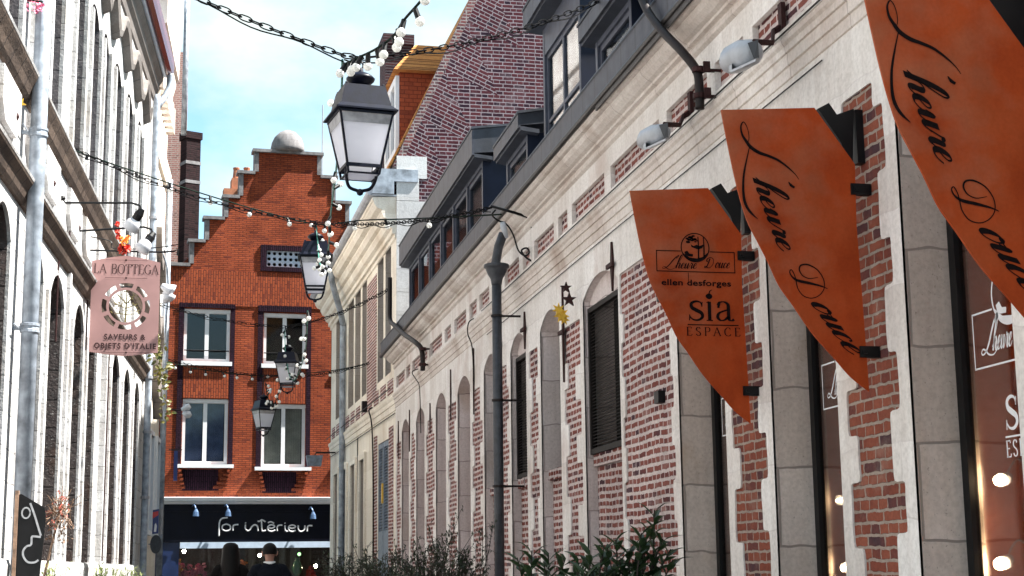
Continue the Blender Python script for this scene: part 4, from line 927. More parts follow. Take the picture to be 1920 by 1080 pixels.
# neon-like stroke lettering on the fascia
b = MB(-1)
def T9(x, y): return fp(395+x/9.366, 955+y/9.366)
for pts in ([(135, 475), (140, 300), (150, 220), (190, 165), (285, 150)], [(265, 262), (200, 290), (200, 355), (265, 382), (330, 355), (330, 290), (265, 262)], [(382, 380), (382, 320), (400, 280), (475, 270)],
            [(600, 270), (600, 340), (640, 380), (680, 360), (710, 310), (760, 275), (810, 300), (820, 385)], [(598, 236), (606, 250)], [(880, 180), (885, 300), (890, 370), (910, 385), (955, 370)], [(815, 210), (845, 215), (880, 190), (910, 198), (950, 222)],
            [(1000, 325), (1060, 335), (1110, 310), (1095, 285), (1050, 275), (1000, 300), (990, 340), (1010, 375), (1060, 390), (1120, 365)], [(995, 240), (1045, 222), (1100, 250)], [(1155, 385), (1155, 320), (1180, 285), (1245, 280)],
            [(1295, 285), (1295, 350), (1310, 385), (1345, 385)], [(1290, 238), (1298, 252)], [(1360, 325), (1420, 335), (1475, 315), (1460, 290), (1415, 280), (1365, 300), (1355, 345), (1375, 380), (1425, 392), (1480, 370)],
            [(1525, 285), (1525, 350), (1555, 388), (1600, 385), (1635, 350), (1640, 285)], [(1680, 390), (1685, 320), (1710, 290), (1770, 290)]):
    b.tube([(p[0], .15, p[1]) for p in catmull([T9(*p) for p in pts], 5)], .021, 6)
b.build('shop_lettering', M['whiteink'], fac, True)
# ================================================================== lettering
SCR = {  # pointed-pen script, x-height 1: (advance, strokes)
 'h': (.95, [[(-.1, .3), (.25, .95), (.6, 1.8), (.72, 2.3), (.6, 2.55), (.42, 2.2), (.25, 1.4), (.1, 0)], [(.12, .2), (.3, .8), (.52, 1.02), (.66, .8), (.6, .3), (.66, .03), (.82, .08), (1.0, .4)]]),
 'e': (.66, [[(-.02, .3), (.25, .45), (.48, .75), (.42, 1.0), (.22, .92), (.08, .5), (.14, .1), (.34, .0), (.55, .15), (.68, .38)]]),
 'u': (.9, [[(-.05, .55), (.14, 1.0), (.12, .5), (.12, .15), (.24, .0), (.42, .2), (.62, .8)], [(.62, 1.0), (.58, .5), (.58, .15), (.7, .0), (.92, .4)]]),
 'r': (.72, [[(-.02, .35), (.14, .85), (.2, 1.08), (.32, .92), (.48, .92), (.42, .5), (.42, .15), (.52, .0), (.74, .38)]]),
 'o': (.66, [[(.36, 1.0), (.14, .85), (.06, .4), (.18, .02), (.38, .08), (.54, .5), (.48, .9), (.34, 1.0), (.42, .84), (.7, .85)]]),
 'c': (.6, [[(.46, .78), (.38, 1.0), (.18, .88), (.07, .4), (.18, .02), (.38, .08), (.6, .4)]]),
 "'": (.3, [[(.15, 2.1), (.05, 1.75)]]),
 'D': (1.9, [[(.75, 2.05), (.62, 1.3), (.4, .45), (.1, .05), (-.2, .12), (-.15, .38), (.2, .25), (.7, .02), (1.3, .2), (1.75, 1.0), (1.6, 1.9), (.95, 2.3), (.25, 2.1), (.05, 1.6), (.35, 1.35)]]),
 'L': (1.3, [[(1.55, 2.25), (1.35, 2.1), (1.05, 1.4), (.75, .6), (.4, .1), (.0, -.05), (-.25, .12), (-.05, .32), (.35, .2), (.9, -.12), (1.6, -.2), (2.1, .1)], [(1.35, 2.1), (1.6, 2.5), (1.75, 2.35), (1.5, 1.9)]]),
}
def pen(pts, lo, hi):
    w = []
    for i in range(len(pts)):
        a, b_ = pts[max(i-1, 0)], pts[min(i+1, len(pts)-1)]; dx, dy = b_[0]-a[0], b_[1]-a[1]; l = math.hypot(dx, dy) or 1
        w.append(lo+(hi-lo)*max(0, -dy/l)**1.6)
    k = max(2, len(w)//8)
    w = [sum(w[max(0, i-k//2):i+k//2+1])/len(w[max(0, i-k//2):i+k//2+1]) for i in range(len(w))]
    return w
def script(mb, text, org, bx, ay, o, lo=.06, hi=.26):
    x = 0.0
    fn = lambda p, q: (org[0]+p*bx[0]+q*ay[0], org[1]+p*bx[1]+q*ay[1])
    for ch in text:
        if ch == ' ': x += .9; continue
        adv, ss = SCR[ch]
        for st in ss:
            P = catmull([(p[0]+x, p[1]) for p in st], 6)
            mb.ribbon(P, pen(P, lo, hi), o, fn)
        x += adv
    return x
CAPS = {  # roman capitals, height 1
 'A': (.78, [[(.05, 0), (.36, 1)], [(.36, 1), (.70, 0)], [(.18, .36), (.58, .36)]]),
 'B': (.66, [[(.12, 1), (.12, 0)], [(.12, 1), (.35, 1), (.5, .9), (.5, .65), (.35, .53), (.12, .53)], [(.12, .53), (.38, .53), (.57, .42), (.57, .12), (.38, 0), (.12, 0)]]),
 'C': (.74, [[(.66, .82), (.5, .98), (.3, .98), (.1, .75), (.06, .5), (.1, .22), (.3, .02), (.52, .02), (.68, .2)]]),
 'E': (.60, [[(.12, 1), (.12, 0)], [(.12, 1), (.5, 1), (.52, .84)], [(.12, .52), (.42, .52)], [(.12, 0), (.52, 0), (.56, .18)]]),
 'G': (.80, [[(.68, .82), (.5, .98), (.3, .98), (.1, .75), (.06, .5), (.1, .22), (.3, .02), (.52, .02), (.68, .1)], [(.68, .42), (.68, .06)], [(.5, .42), (.78, .42)]]),
 'L': (.60, [[(.12, 1), (.12, 0)], [(.12, 0), (.5, 0), (.56, .2)]]),
 'O': (.84, [[(.4, 1), (.15, .88), (.05, .5), (.15, .12), (.4, 0), (.66, .12), (.76, .5), (.66, .88), (.4, 1)]]),
 'P': (.60, [[(.12, 1), (.12, 0)], [(.12, 1), (.38, 1), (.54, .88), (.54, .6), (.38, .47), (.12, .47)]]),
 'S': (.58, [[(.48, .82), (.4, .97), (.2, .98), (.08, .8), (.14, .6), (.4, .42), (.5, .22), (.4, .03), (.18, .02), (.06, .2)]]),
 'T': (.68, [[(.33, 1), (.33, 0)], [(.02, .82), (.05, 1), (.61, 1), (.64, .82)]]),
}
SERIF = {'A': [(.05, 0), (.70, 0)], 'B': [(.12, 0), (.12, 1)], 'E': [(.12, 0), (.12, 1)], 'L': [(.12, 0), (.12, 1)], 'P': [(.12, 0), (.12, 1)], 'T': [(.33, 0)], 'G': [(.68, .42)]}
def roman(mb, text, org, h, o, lo=.04, hi=.12, track=.05, ex=1.0):
    x = 0.0
    fn = lambda p, q: (org[0]+p*h*ex, org[1]+q*h)
    for ch in text:
        if ch == ' ': x += .5; continue
        adv, ss = CAPS[ch]
        for st in ss:
            P = [(p[0]+x, p[1]) for p in st]; P = catmull(P, 5) if len(P) > 3 else P
            w = []
            for i in range(len(P)):
                a, b_ = P[max(i-1, 0)], P[min(i+1, len(P)-1)]; dx, dy = b_[0]-a[0], b_[1]-a[1]; l = math.hypot(dx, dy) or 1
                v = abs(dy)/l
                if ch == 'A' and dx > 0 and dy > 0: v = .25
                w.append(lo+(hi-lo)*v**1.5)
            mb.ribbon(P, w, o, fn)
        for sx, sy in SERIF.get(ch, []): mb.ribbon([(x+sx-.11, sy), (x+sx+.11, sy)], lo, o, fn)
        x += adv+track
    return x
def roman_w(text, track=.05): return sum((.5 if c == ' ' else CAPS[c][0]+track) for c in text)
def font_text(text, name, mat, parent, org, size, o, so, width=None, track=1.0, bold=0.0):
    cu = bpy.data.curves.new('tmp', 'FONT'); cu.body = text; cu.size = size; cu.space_character = track; cu.offset = bold; cu.resolution_u = 4
    ob = bpy.data.objects.new('tmp', cu); COL.objects.link(ob); dg = bpy.context.evaluated_depsgraph_get()
    me = bpy.data.meshes.new_from_object(ob.evaluated_get(dg)); bpy.data.objects.remove(ob); bpy.data.curves.remove(cu)
    xs = [v.co.x for v in me.vertices]; s = (width/(max(xs)-min(xs))) if width else 1; x0 = min(xs)
    mb = MB(so)
    for v in me.vertices: mb.P(org[0]+(v.co.x-x0)*s, o, org[1]+v.co.y)
    for p in me.polygons: mb.face(list(p.vertices))
    bpy.data.meshes.remove(me)
    return mb.build(name, mat, parent, keep=True)
def sia(mb, org, h, o, w=1.0):
    fn = lambda p, q: (org[0]+p*h*w, org[1]+q*h)
    def st(P, lo=.05, hi=.17):
        P = catmull(P, 6); ww = []
        for i in range(len(P)):
            a, b_ = P[max(i-1, 0)], P[min(i+1, len(P)-1)]; dx, dy = b_[0]-a[0], b_[1]-a[1]; l = math.hypot(dx, dy) or 1
            ww.append(lo+(hi-lo)*(abs(dy)/l)**1.1)
        mb.ribbon(P, ww, o, fn)
    P = catmull([(.70, .74), (.62, .92), (.40, .97), (.18, .86), (.20, .66), (.42, .52), (.66, .38), (.70, .18), (.50, .03), (.24, .05), (.08, .2)], 6)
    n = len(P); mb.ribbon(P, [.06+.13*math.sin(math.pi*i/(n-1))**2 for i in range(n)], o, fn)
    mb.ribbon([(.71, .95), (.69, .70)], .05, o, fn); mb.ribbon([(.06, .0), (.08, .30)], .05, o, fn)
    mb.ribbon([(1.06, .97), (1.06, 0)], .17, o, fn); mb.ribbon([(.90, .02), (1.22, .02)], .05, o, fn); mb.ribbon([(.92, .92), (1.06, .97)], .05, o, fn)
    st([(1.50, .78), (1.58, .94), (1.80, .97), (1.98, .84), (2.0, .6), (2.0, .3), (2.03, .08), (2.16, .03), (2.26, .1)])
    st([(2.0, .58), (1.75, .50), (1.52, .38), (1.46, .18), (1.60, .03), (1.80, .06), (2.0, .24)], .05, .15)
    mb.ribbon([(1.50, .66), (1.52, .80)], .12, o, fn)
    ap = [(1.06+.17*math.cos(t*math.pi/8), 1.24+.15*math.sin(t*math.pi/8)*(1-.15*abs(math.cos(t*math.pi/8)))) for t in range(16)]
    mb.plate([fn(*p) for p in ap], [], None, o); mb.ribbon([(1.06, 1.36), (1.10, 1.50), (1.22, 1.58)], [.05, .06, .02], o, fn)
def emblem(mb, c, r, o):
    ring = [(c[0]+r*math.cos(t*math.pi/20), c[1]+r*math.sin(t*math.pi/20)) for t in range(40)]
    ri = [(c[0]+r*.93*math.cos(t*math.pi/20), c[1]+r*.93*math.sin(t*math.pi/20)) for t in range(40)]
    mb.plate(ring, [ri], None, o)
    F = lambda x, y: (c[0]+x*r, c[1]+y*r)
    mb.plate([F(math.cos(R(a))*.93, math.sin(R(a))*.93) for a in range(205, 341, 9)]+[F(.5, -.62), F(.1, -.74), F(-.4, -.68)], [], None, o)
    for x in (.22, .60): mb.ribbon([F(x, -.75), F(x+.02, 0), F(x, .75)], [.10*r, .09*r, .07*r], o)
    q = random.Random(3)
    for k in range(16):
        a, d = q.uniform(-.75, .15), q.uniform(.35, .82); s = q.uniform(.06, .13)
        if a*a+d*d > .72: continue
        mb.plate([F(a+s*1.4*math.cos(t), d+s*.7*math.sin(t)) for t in [i*math.pi/4 for i in range(8)]], [], None, o)
    mb.ribbon([F(.22, .45), F(-.2, .6), F(-.6, .5)], [.07*r, .05*r, .03*r], o)
    mb.plate([F(*p) for p in [(-.3, .22), (-.1, .1), (.1, .2), (.3, .12), (.62, .24), (.5, -.02), (.2, -.12), (-.05, -.04), (-.25, .04)]], [], None, o)
    mb.plate([F(*p) for p in [(-.75, -.3), (-.55, -.22), (-.4, -.42), (-.15, -.45), (-.18, -.62), (-.5, -.6), (-.7, -.5)]], [], None, o)

# ================================================================== hanging orange shop boards on the piers
GRP_B = 'orange shop boards hanging off the storehouse piers'
def board_frame(Y): return Frame((3.62, Y, 0), 0.0, -1)
B2 = board_frame(7.96)
OUT2 = [(1352, 206), (1527, 202), (1603, 308), (1606, 420), (1617, 560), (1630, 733)]
CUR2 = [(1630, 734), (1596, 707), (1566, 673), (1523, 624), (1487, 572), (1461, 535), (1440, 490), (1422, 455), (1400, 410), (1381, 345), (1365, 272), (1352, 206)]
def outline(fr):
    p = [fr.px(*q) for q in OUT2]; c = catmull([fr.px(*q) for q in CUR2], 5)
    return p[:-1]+c[:-1]
def board(name, label, Y, letters):
    t = thing(name, label, 'sign', (3.62, Y, 0), 0, GRP_B)
    b = MB(-1); b.plate(outline(B2), [], -.012, .0); pn = b.build('panel', M['orange'], t)
    letters(t)
    b = MB(-1)
    f = lambda x, y: B2.px(x, y)
    P = [f(*q) for q in [(1541, 198), (1562, 187), (1577, 209), (1609, 198), (1607, 306), (1601, 312), (1585, 262)]]
    b.plate(P, [], -.11, -.06); b.box(.03, .075, -.12, -.055, f(1607, 300)[1], f(1609, 200)[1]); b.build('strip_lamp', M['black'], t)
    b = MB(-1)
    for x, y in ((1604, 355), (1621, 660)):
        q = f(x, y); b.box(q[0]-.03, .07, -.03, .012, q[1]-.032, q[1]+.032); b.box(q[0]-.012, q[0]+.012, .013, .02, q[1]-.01, q[1]+.01)
    b.split('bracket', M['black'], t)
    return t
C1 = lambda x, y: B2.px(1340+x/4.0, 190+y/4.0)
C2 = lambda x, y: B2.px(1440+x/3.482, 440+y/3.482)
M2 = abs(B2.px(1500, 400)[0]-B2.px(1600, 400)[0])/100.0       # metres per photo pixel on that board
def big_script(t):
    b = MB(-1); o = .0035
    def st(C, sc, pts, w):
        P = catmull([C(*p) for p in pts], 6); n = len(P); W = []
        for i in range(n):
            x = i/(n-1)*(len(w)-1); k = min(int(x), len(w)-2); W.append((w[k]+(w[k+1]-w[k])*(x-k))/sc*M2)
        b.ribbon(P, W, o)
    st(C1, 4, [(632, 590), (600, 545), (540, 490), (470, 440), (400, 410), (330, 385), (270, 345), (235, 300), (205, 250), (195, 190), (215, 156), (243, 200), (256, 270), (246, 320)], [3, 6, 13, 17, 20, 25, 26, 22, 16, 12, 7, 5, 5, 4])
    st(C1, 4, [(258, 350), (240, 430), (222, 520), (213, 600), (215, 700), (230, 770), (265, 830), (322, 884)], [6, 9, 14, 16, 19, 22, 19, 3])
    hx, hy = C1(282, 578); B_ = (C1(282+51, 578+137)[0]-hx, C1(282+51, 578+137)[1]-hy); A_ = (C1(282+95, 578+25)[0]-hx, C1(282+95, 578+25)[1]-hy)
    script(b, 'heure', (hx, hy), B_, A_, o, .085, .30)
    st(C1, 4, [(552, 604), (570, 630), (598, 648)], [5, 20, 16])
    st(C2, 3.48, [(388, 354), (340, 335), (260, 315), (200, 302), (160, 280), (140, 245), (152, 230), (172, 265), (182, 305), (195, 355), (230, 400), (285, 415), (335, 395), (365, 350), (360, 290), (320, 230), (260, 197), (215, 200), (203, 230), (225, 268), (270, 287), (325, 278)], [3, 10, 17, 17, 10, 6, 6, 6, 6, 6, 6, 5, 5, 5, 6, 7, 9, 10, 9, 6, 5, 3])
    ox, oy = C2(272, 440); B_ = (C2(272+88, 440+118)[0]-ox, C2(272+88, 440+118)[1]-oy); A_ = (C2(272+102, 440+22)[0]-ox, C2(272+102, 440+22)[1]-oy)
    script(b, 'ouce', (ox, oy), B_, A_, o, .085, .28)
    b.build('lettering', M['blackink'], t, keep=True)
s2 = board('hanging_board', 'curved orange board with large slanting black script, middle of the three', 7.96, big_script)
s3 = copy_tree(s2); s3.location = (3.62, 6.05, 0); s3['label'] = 'nearest curved orange board with black script, cut off by the right edge of the photo'
B1 = board_frame(9.86)
def small_print(t):
    b = MB(-1); o = .0035; f = lambda x, y: B1.px(x, y)
    C3 = lambda x, y: B1.px(1180+x/3.375, 340+y/3.375)
    r0, r1 = C3(170, 437), C3(667, 580)
    w = .006
    cx = C3(415, 420); rr = (C3(506, 420)[0]-C3(324, 420)[0])/2
    zt_ = r0[1]
    b.ribbon([(cx[0]-rr, zt_), (r0[0], zt_), ], w, o); b.ribbon([(r0[0], zt_+w/2), (r0[0], r1[1]-w/2)], w, o); b.ribbon([(r0[0], r1[1]), (r1[0], r1[1])], w, o); b.ribbon([(r1[0], r1[1]-w/2), (r1[0], zt_+w/2)], w, o); b.ribbon([(r1[0], zt_), (cx[0]+rr, zt_)], w, o)
    b.ribbon([C3(372, 578), C3(374, 640)], .004, o)
    emblem(b, cx, rr, o)
    p = C3(215, 550); q = C3(290, 548); px_m = C3(300, 400)[0]-C3(299, 400)[0]
    xh = 33*px_m
    script(b, 'L', p, (xh, 0), (xh*.5, xh), o, .07, .24)
    script(b, "heure", C3(290, 550), (xh*1.03, 0), (xh*.3, xh), o, .07, .24); script(b, "'", C3(300, 548), (xh, 0), (xh*.3, xh), o, .1, .25)
    script(b, 'D', C3(478, 548), (xh*.8, 0), (xh*.2, xh*.85), o, .12, .3); script(b, 'ouce', C3(540, 548), (xh*1.0, 0), (xh*.3, xh), o, .07, .24)
    s0 = C3(372, 880); sia(b, s0, (C3(372, 755)[1]-C3(372, 880)[1])/1.0, o, 1.06)
    a, c = C3(368, 907), C3(690, 903); b.ribbon([(a[0], a[1]), (c[0], a[1])], .007, o)
    e = C3(362, 975); h = C3(362, 922)[1]-e[1]; wd = C3(702, 970)[0]-e[0]; tr = .34
    roman(b, 'ESPACE', e, h, o, .05, .12, tr, wd/(h*(roman_w('ESPACE', tr)-tr)))
    b.build('lettering', M['blackink'], t, keep=True)
    e = C3(203, 655); e2 = C3(642, 655); font_text('ellen desforges', 'printed_name', M['blackink'], t, (e[0], e[1]), 36*px_m*1.42, o, -1, e2[0]-e[0], 1.05, .0012)
s1 = board('hanging_board', 'curved orange board with framed emblem and several lines of black print, farthest of the three', 9.86, small_print)

# white decals on the shop panes (facing the street) + spot bulbs inside
def decal(a, c, name='window_decal'):
    # u runs away from the viewer, so text runs towards -u
    par = [o for o in COL.objects if o.name.startswith('shop_window') and o.parent == ware]
    par = sorted(par, key=lambda o: abs(min(v.co.x for v in o.data.vertices)-a))[0]
    b = MB(1); uo = [c-.17]
    class T(MB): pass
    o = -.2765
    def mir(fn_pts): return fn_pts
    class MM(MB):
        def P(s, u, oo, z): return MB.P(s, uo[0]-u, oo, z)
    m = MM(1)
    wd = .76; Z = lambda x, y: RW.px(x, y, -.28)[1]
    z1, z0 = Z(1824, 592), Z(1832, 693); w = .010; cx, rr = .38, .17
    m.ribbon([(cx-rr, z1), (0, z1)], w, o); m.ribbon([(0, z1+w/2), (0, z0-w/2)], w, o); m.ribbon([(0, z0), (wd, z0)], w, o); m.ribbon([(wd, z0-w/2), (wd, z1+w/2)], w, o); m.ribbon([(wd, z1), (cx+rr, z1)], w, o)
    emblem(m, (cx, z1+.065), rr, o)
    script(m, 'L', (.09, z0+.07), (.07, 0), (.02, .075), o, .10, .24); script(m, 'heure', (.19, z0+.075), (.05, 0), (.016, .066), o, .1, .3)
    script(m, 'D', (.44, z0+.075), (.04, 0), (.012, .055), o, .1, .24); script(m, 'ouce', (.52, z0+.075), (.05, 0), (.016, .066), o, .1, .3)
    zb = Z(1874, 809); sh = Z(1870, 747)-zb
    sia(m, (.27, zb), sh, o, .95); m.ribbon([(.26, zb-.035), (.68, zb-.035)], .009, o)
    roman(m, 'ESPACE', (.26, zb-.135), .08, o, .08, .14, .2, .40/(.08*(roman_w('ESPACE', .2)-.2)))
    m.build(name, M['whiteink'], par, keep=True)
for a, c in SHOP[1:]: decal(a, c)
GRP_S = 'lit spot bulbs inside the storehouse shop windows'
def spot(u, o, z, label, on=True, big=1.0):
    P = RW.world(u, o, z); t = thing('spot_bulb', label, 'lamp', P, RW.ang, GRP_S)
    b = MB(1); b.tube([(.10, -.10, .02), (.0, .0, .0)], [.028, .036], 10); b.tube(catmull([(.10, -.10, .02), (.16, -.14, .06), (.14, -.18, .12), (.10, -.2, .10)], 4), .006, 6); b.build('housing', M['greyalu'], t)
    b = MB(1); b.ball((-.02, .02, -.004), .030*big, 10); b.build('lit_lens', M['lit'], t, True)
def spx(x, y, o): u, z = RW.px(x, y, o); return u, o, z
spot(*spx(1875, 900, -.42), 'bright spot bulb in the nearest shop window, upper one beside the white lettering', big=.9)
spot(*spx(1877, 1056, -.42), 'bright spot bulb at the bottom of the nearest shop window', big=1.05)
spot(*spx(1574, 938, -.42), 'small dim spot bulb in the second shop window, upper one', big=.35)
spot(*spx(1584, 1064, -.42), 'small spot bulb at the bottom of the second shop window', big=.6)

# ================================================================== projectors on bracket arms
GP = 'bracketed floodlights on the storehouse frieze'
def projector(mu, mz, hx, hy, label, k_=.82):
    t = thing('floodlight', label, 'floodlight', RW.world(mu, 0, mz), RW.ang, GP)
    def pz(dx, dy, o): u, z = RW.px(hx+dx*k_, hy+dy*k_, o); return (u-mu, o, z-mz)
    b = MB(1); b.box(-.03, .03, .018, .05, -.09, .10)
    b.tube([(.0, .05, -.06), (.0, .10, -.09), pz(62, -28, .22), pz(26, -30, .40)], .013, 7); b.tube([(.0, .05, -.08), (.0, .10, -.115), pz(62, -24, .22), pz(26, -24, .40)], .010, 6); b.build('arm', M['iron'], t)
    b = MB(1); b.hexa([pz(34, -32, .37), pz(34, -32, .43), pz(36, 2, .45), pz(36, 2, .35)], [pz(14, -26, .36), pz(14, -26, .44), pz(26, 4, .46), pz(26, 4, .34)]); b.build('lamp_holder', M['black'], t)
    b = MB(1); b.tube([pz(28, -12, .40), pz(20, -8, .40), pz(4, -3, .40), pz(-12, 5, .40), pz(-20, 12, .40)], [.05*k_, .085*k_, .10*k_, .098*k_, .075*k_], 14); b.build('lamp_head', M['lamphead'], t, True)
    b = MB(1); b.hexa([pz(30, 4, .30), pz(30, 4, .50), pz(-18, 26, .50), pz(-18, 26, .30)], [pz(29, 9, .30), pz(29, 9, .50), pz(-19, 31, .50), pz(-19, 31, .30)]); b.hexa([pz(-16, 14, .32), pz(-16, 14, .48), pz(-22, 18, .48), pz(-22, 18, .32)], [pz(-16, 26, .32), pz(-16, 26, .48), pz(-22, 30, .48), pz(-22, 30, .32)]); b.build('lens_frame', M['lamphead'], t)
    return t
projector(11.04, 4.93, 1224, 256, 'pale grey floodlight on iron arm above the farthest orange board')
projector(9.10, 4.93, 1388, 106, 'pale grey floodlight on iron arm above the middle orange board, higher in the photo', .98)

# scroll bracket carrying the chain
sb = thing('scroll_bracket', 'wrought iron scroll bracket with small glass lamp holding the second chain on the storehouse', 'bracket', RW.world(16.93, 0, 4.86), RW.ang)
b = MB(1); b.tube([(0, .03, -.02), (0, .03, .5), ], .018, 6); b.tube([(0, .03, .5), (-.02, .25, .56), (-.04, .52, .62)], .016, 6)
b.tube(catmull([(0, .04, .0), (-.01, .12, .05), (-.01, .16, .12), (-.01, .1, .15), (-.01, .07, .1), (-.01, .12, .06), (-.02, .2, .12), (-.03, .26, .3), (-.03, .34, .42), (-.03, .44, .46), (-.03, .5, .52), (-.03, .46, .58)], 5), .011, 6)
b.build('scroll', M['black'], sb, True)
b = MB(1); b.tube([(-.02, .33, .26), (-.03, .37, .38), (-.03, .38, .44)], [.02, .04, .03], 8); b.build('glass_lamp', M['lamphead'], sb, True)

# ================================================================== chains across the street, lanterns, bulb strings
def link_mesh():
    mb = MB(1); P = []
    for k in range(12):
        t = 2*math.pi*k/12; P.append((.048*math.cos(t)+.012*(1 if math.cos(t) > 0 else -1), .022*math.sin(t), 0))
    return P
LINK = link_mesh()
def chain(label, pts, sag, wire=True, pitch=.092):
    t = thing('chain', label, 'chain', tuple(pts[0]), 0, 'chains strung across the street')
    mb = MB(1); wb = MB(1); flip = False; org = Vector(pts[0]); acc = 0.0
    for a, c, s in zip(pts, pts[1:], sag):
        a, c = Vector(a)-org, Vector(c)-org; n = max(2, int((c-a).length/pitch)); L = []
        for k in range(n+1):
            q = a.lerp(c, k/n); q.z -= s*4*(k/n)*(1-k/n); L.append(q)
        for p, q in zip(L, L[1:]):
            d = (q-p).normalized(); side = d.cross(Vector((0, 0, 1))).normalized(); up = side.cross(d); m = (p+q)/2
            e = side if flip else up; flip = not flip
            mb.tube([tuple(m+d*x+e*y) for x, y, _ in LINK], .006, 5, closed=True)
        if wire: wb.tube([tuple(p-Vector((0, 0, .035+.02*math.sin(i*.7)))) for i, p in enumerate(L)], .007, 4)
    mb.build('links', M['chainiron'], t)
    if wire: wb.build('power_cable', M['chainiron'], t)
    return t
LAN = [Vector((1.20, 12.0, 5.465)), None, None, None]
q = at(592, 425, 22.5); LAN[1] = q; q = at(540, 640, 32.5); LAN[2] = q; q = at(495, 733, 38.0); LAN[3] = q
def lantern(top, rot, label, scale=1.0, hook=True):
    t = thing('lantern', label, 'street lantern', tuple(top), R(rot), 'four pane street lanterns hung along the street')
    S = scale; z = lambda v: -v*S
    def sq(mb, h0, z0, h1, z1, tk=.012):
        lo = [(-h0, -h0, z0), (h0, -h0, z0), (h0, h0, z0), (-h0, h0, z0)]; hi = [(-h1, -h1, z1), (h1, -h1, z1), (h1, h1, z1), (-h1, h1, z1)]; mb.hexa(lo, hi)
    b = MB(1); b.lathe([(.012*S, z(.16)), (.02*S, z(.155)), (.055*S, z(.215)), (.075*S, z(.20)), (.112*S, z(.165)), (.118*S, z(.15)), (.10*S, z(.13)), (.06*S, z(.105)), (.025*S, z(.095)), (.02*S, z(.06)), (.012*S, z(.055))], (0, 0, 0), 16)
    b.tube([(.022*S*math.cos(k*math.pi/6), 0, z(.035)+.028*S*math.sin(k*math.pi/6)) for k in range(12)], .008*S, 6, closed=True); b.lathe([(.085*S, z(.245)), (.07*S, z(.21)), (.05*S, z(.20))], (0, 0, 0), 14); b.build('finial', M['lampblack'], t, True)
    b = MB(1); sq(b, .205*S, z(.415), .165*S, z(.245)); sq(b, .245*S, z(.455), .207*S, z(.4152)); sq(b, .25*S, z(.468), .25*S, z(.4552))
    for sx in (-1, 1):
        for sy in (-1, 1): b.ball((sx*.15*S, sy*.15*S, z(.238)), .013*S, 6)
    b.build('roof', M['lampblack'], t)
    ht, hb, zt_, zb_ = .215*S, .135*S, z(.47), z(.90)
    b = MB(1)
    for sx in (-1, 1):
        for sy in (-1, 1): b.tube([(sx*ht, sy*ht, zt_), (sx*hb, sy*hb, zb_)], .012*S, 4)
    for (h, zz, w) in ((ht, zt_-.012*S, .014*S), (hb, zb_, .018*S)):
        for k in range(4):
            a = [(-h, -h), (h, -h), (h, h), (-h, h)]; p, q_ = a[k], a[(k+1) % 4]; b.tube([(p[0], p[1], zz), (q_[0], q_[1], zz)], w, 4)
    for k in range(4):
        h = hb*.93; a = [(-h, -h), (h, -h), (h, h), (-h, h)]; p, q_ = a[k], a[(k+1) % 4]; b.tube([(p[0], p[1], zb_-.06*S), (q_[0], q_[1], zb_-.06*S)], .009*S, 4)
    for sx in (-1, 1):
        for sy in (-1, 1): b.tube([(sx*hb, sy*hb, zb_), (sx*hb*.93, sy*hb*.93, zb_-.065*S)], .012*S, 4)
    b.build('frame', M['lampblack'], t)
    for k in range(4):
        b = MB(1); c_, s_ = math.cos(k*math.pi/2), math.sin(k*math.pi/2); rr = lambda x, y: (x*c_-y*s_, x*s_+y*c_)
        P = [(*rr(-ht*.96, -ht*.985), zt_-.02*S), (*rr(ht*.96, -ht*.985), zt_-.02*S), (*rr(hb*.93, -hb*.985), zb_+.01*S), (*rr(-hb*.93, -hb*.985), zb_+.01*S)]
        m0 = [tuple(Vector(P[0]).lerp(Vector(P[3]), .2)), tuple(Vector(P[1]).lerp(Vector(P[2]), .2))]
        b.face([b.P(*p) for p in P]); gp = b.build('glass_pane', M['frost'], t)
        e_ = Vector((*rr(0, -.004), 0)); b = MB(1); b.face([b.P(*(Vector(p)+e_)) for p in (P[0], P[1], m0[1], m0[0])]); b.build('reflector_band', M['frostgrey'], gp)
    b = MB(1); sq(b, ht*.80, zt_-.10*S, ht*.92, zt_-.02*S); b.build('reflector', M['whitepaint'], t)
    b = MB(1); sq(b, hb*.9, zb_-.062*S, hb*.9, zb_-.058*S); b.build('base_plate', M['frost'], t)
    b = MB(1)
    for s in (-1, 1): b.tube(catmull([(s*hb*.95, -hb*.5, zb_-.01*S), (s*hb*.85, -.03*S, zb_-.10*S), (s*hb*.62, 0, zb_-.155*S), (s*.02*S, 0, zb_-.178*S)], 4), .014*S, 7)
    b.ball((0, 0, zb_-.19*S), .03*S, 8); b.build('cradle', M['lampblack'], t, True)
    return t
lantern(LAN[0], 8, 'large black four pane street lantern with frosted glass, the nearest and biggest of the row')
lantern(LAN[1], -4, 'second black street lantern from the viewer, in front of the perforated vent block', 1.02)
lantern(LAN[2], -14, 'third black street lantern, hung before the upper right window of the orange house', 1.0)
lantern(LAN[3], 22, 'farthest and lowest black street lantern, two sides of its glass showing', 1.0)
A = LF.world(17.0, .05, 6.9)
chain('rusty link chain carrying the nearest lantern, highest across the sky', [LF.world(12.2, .05, 7.0), at(645, 104, 12.0), LAN[0]+Vector((0, 0, .03)), Vector((3.66, 13.6, 6.75))], [.12, 0, .10])
p2 = at(592, 416, 22.5)
chain('long link chain carrying the second lantern from left house to scroll bracket', [LF.world(23.3, .05, 7.9) if False else at(130, 275, 20.6), p2, RW.world(16.89, .52, 5.46)], [.16, .10])
p3 = at(535, 612, 32.5)
chain('link chain of the third lantern, running to the vent pipe on the storehouse', [at(300, 570, 33.0), p3, RW.world(28.05, .33, 6.55)], [.10, .12])
p4 = at(493, 703, 38.0)
chain('farthest link chain with the lowest lantern, ending at the townhouse wall', [at(296, 668, 38.5), p4, at(705, 676, 33.5)], [.08, .15])
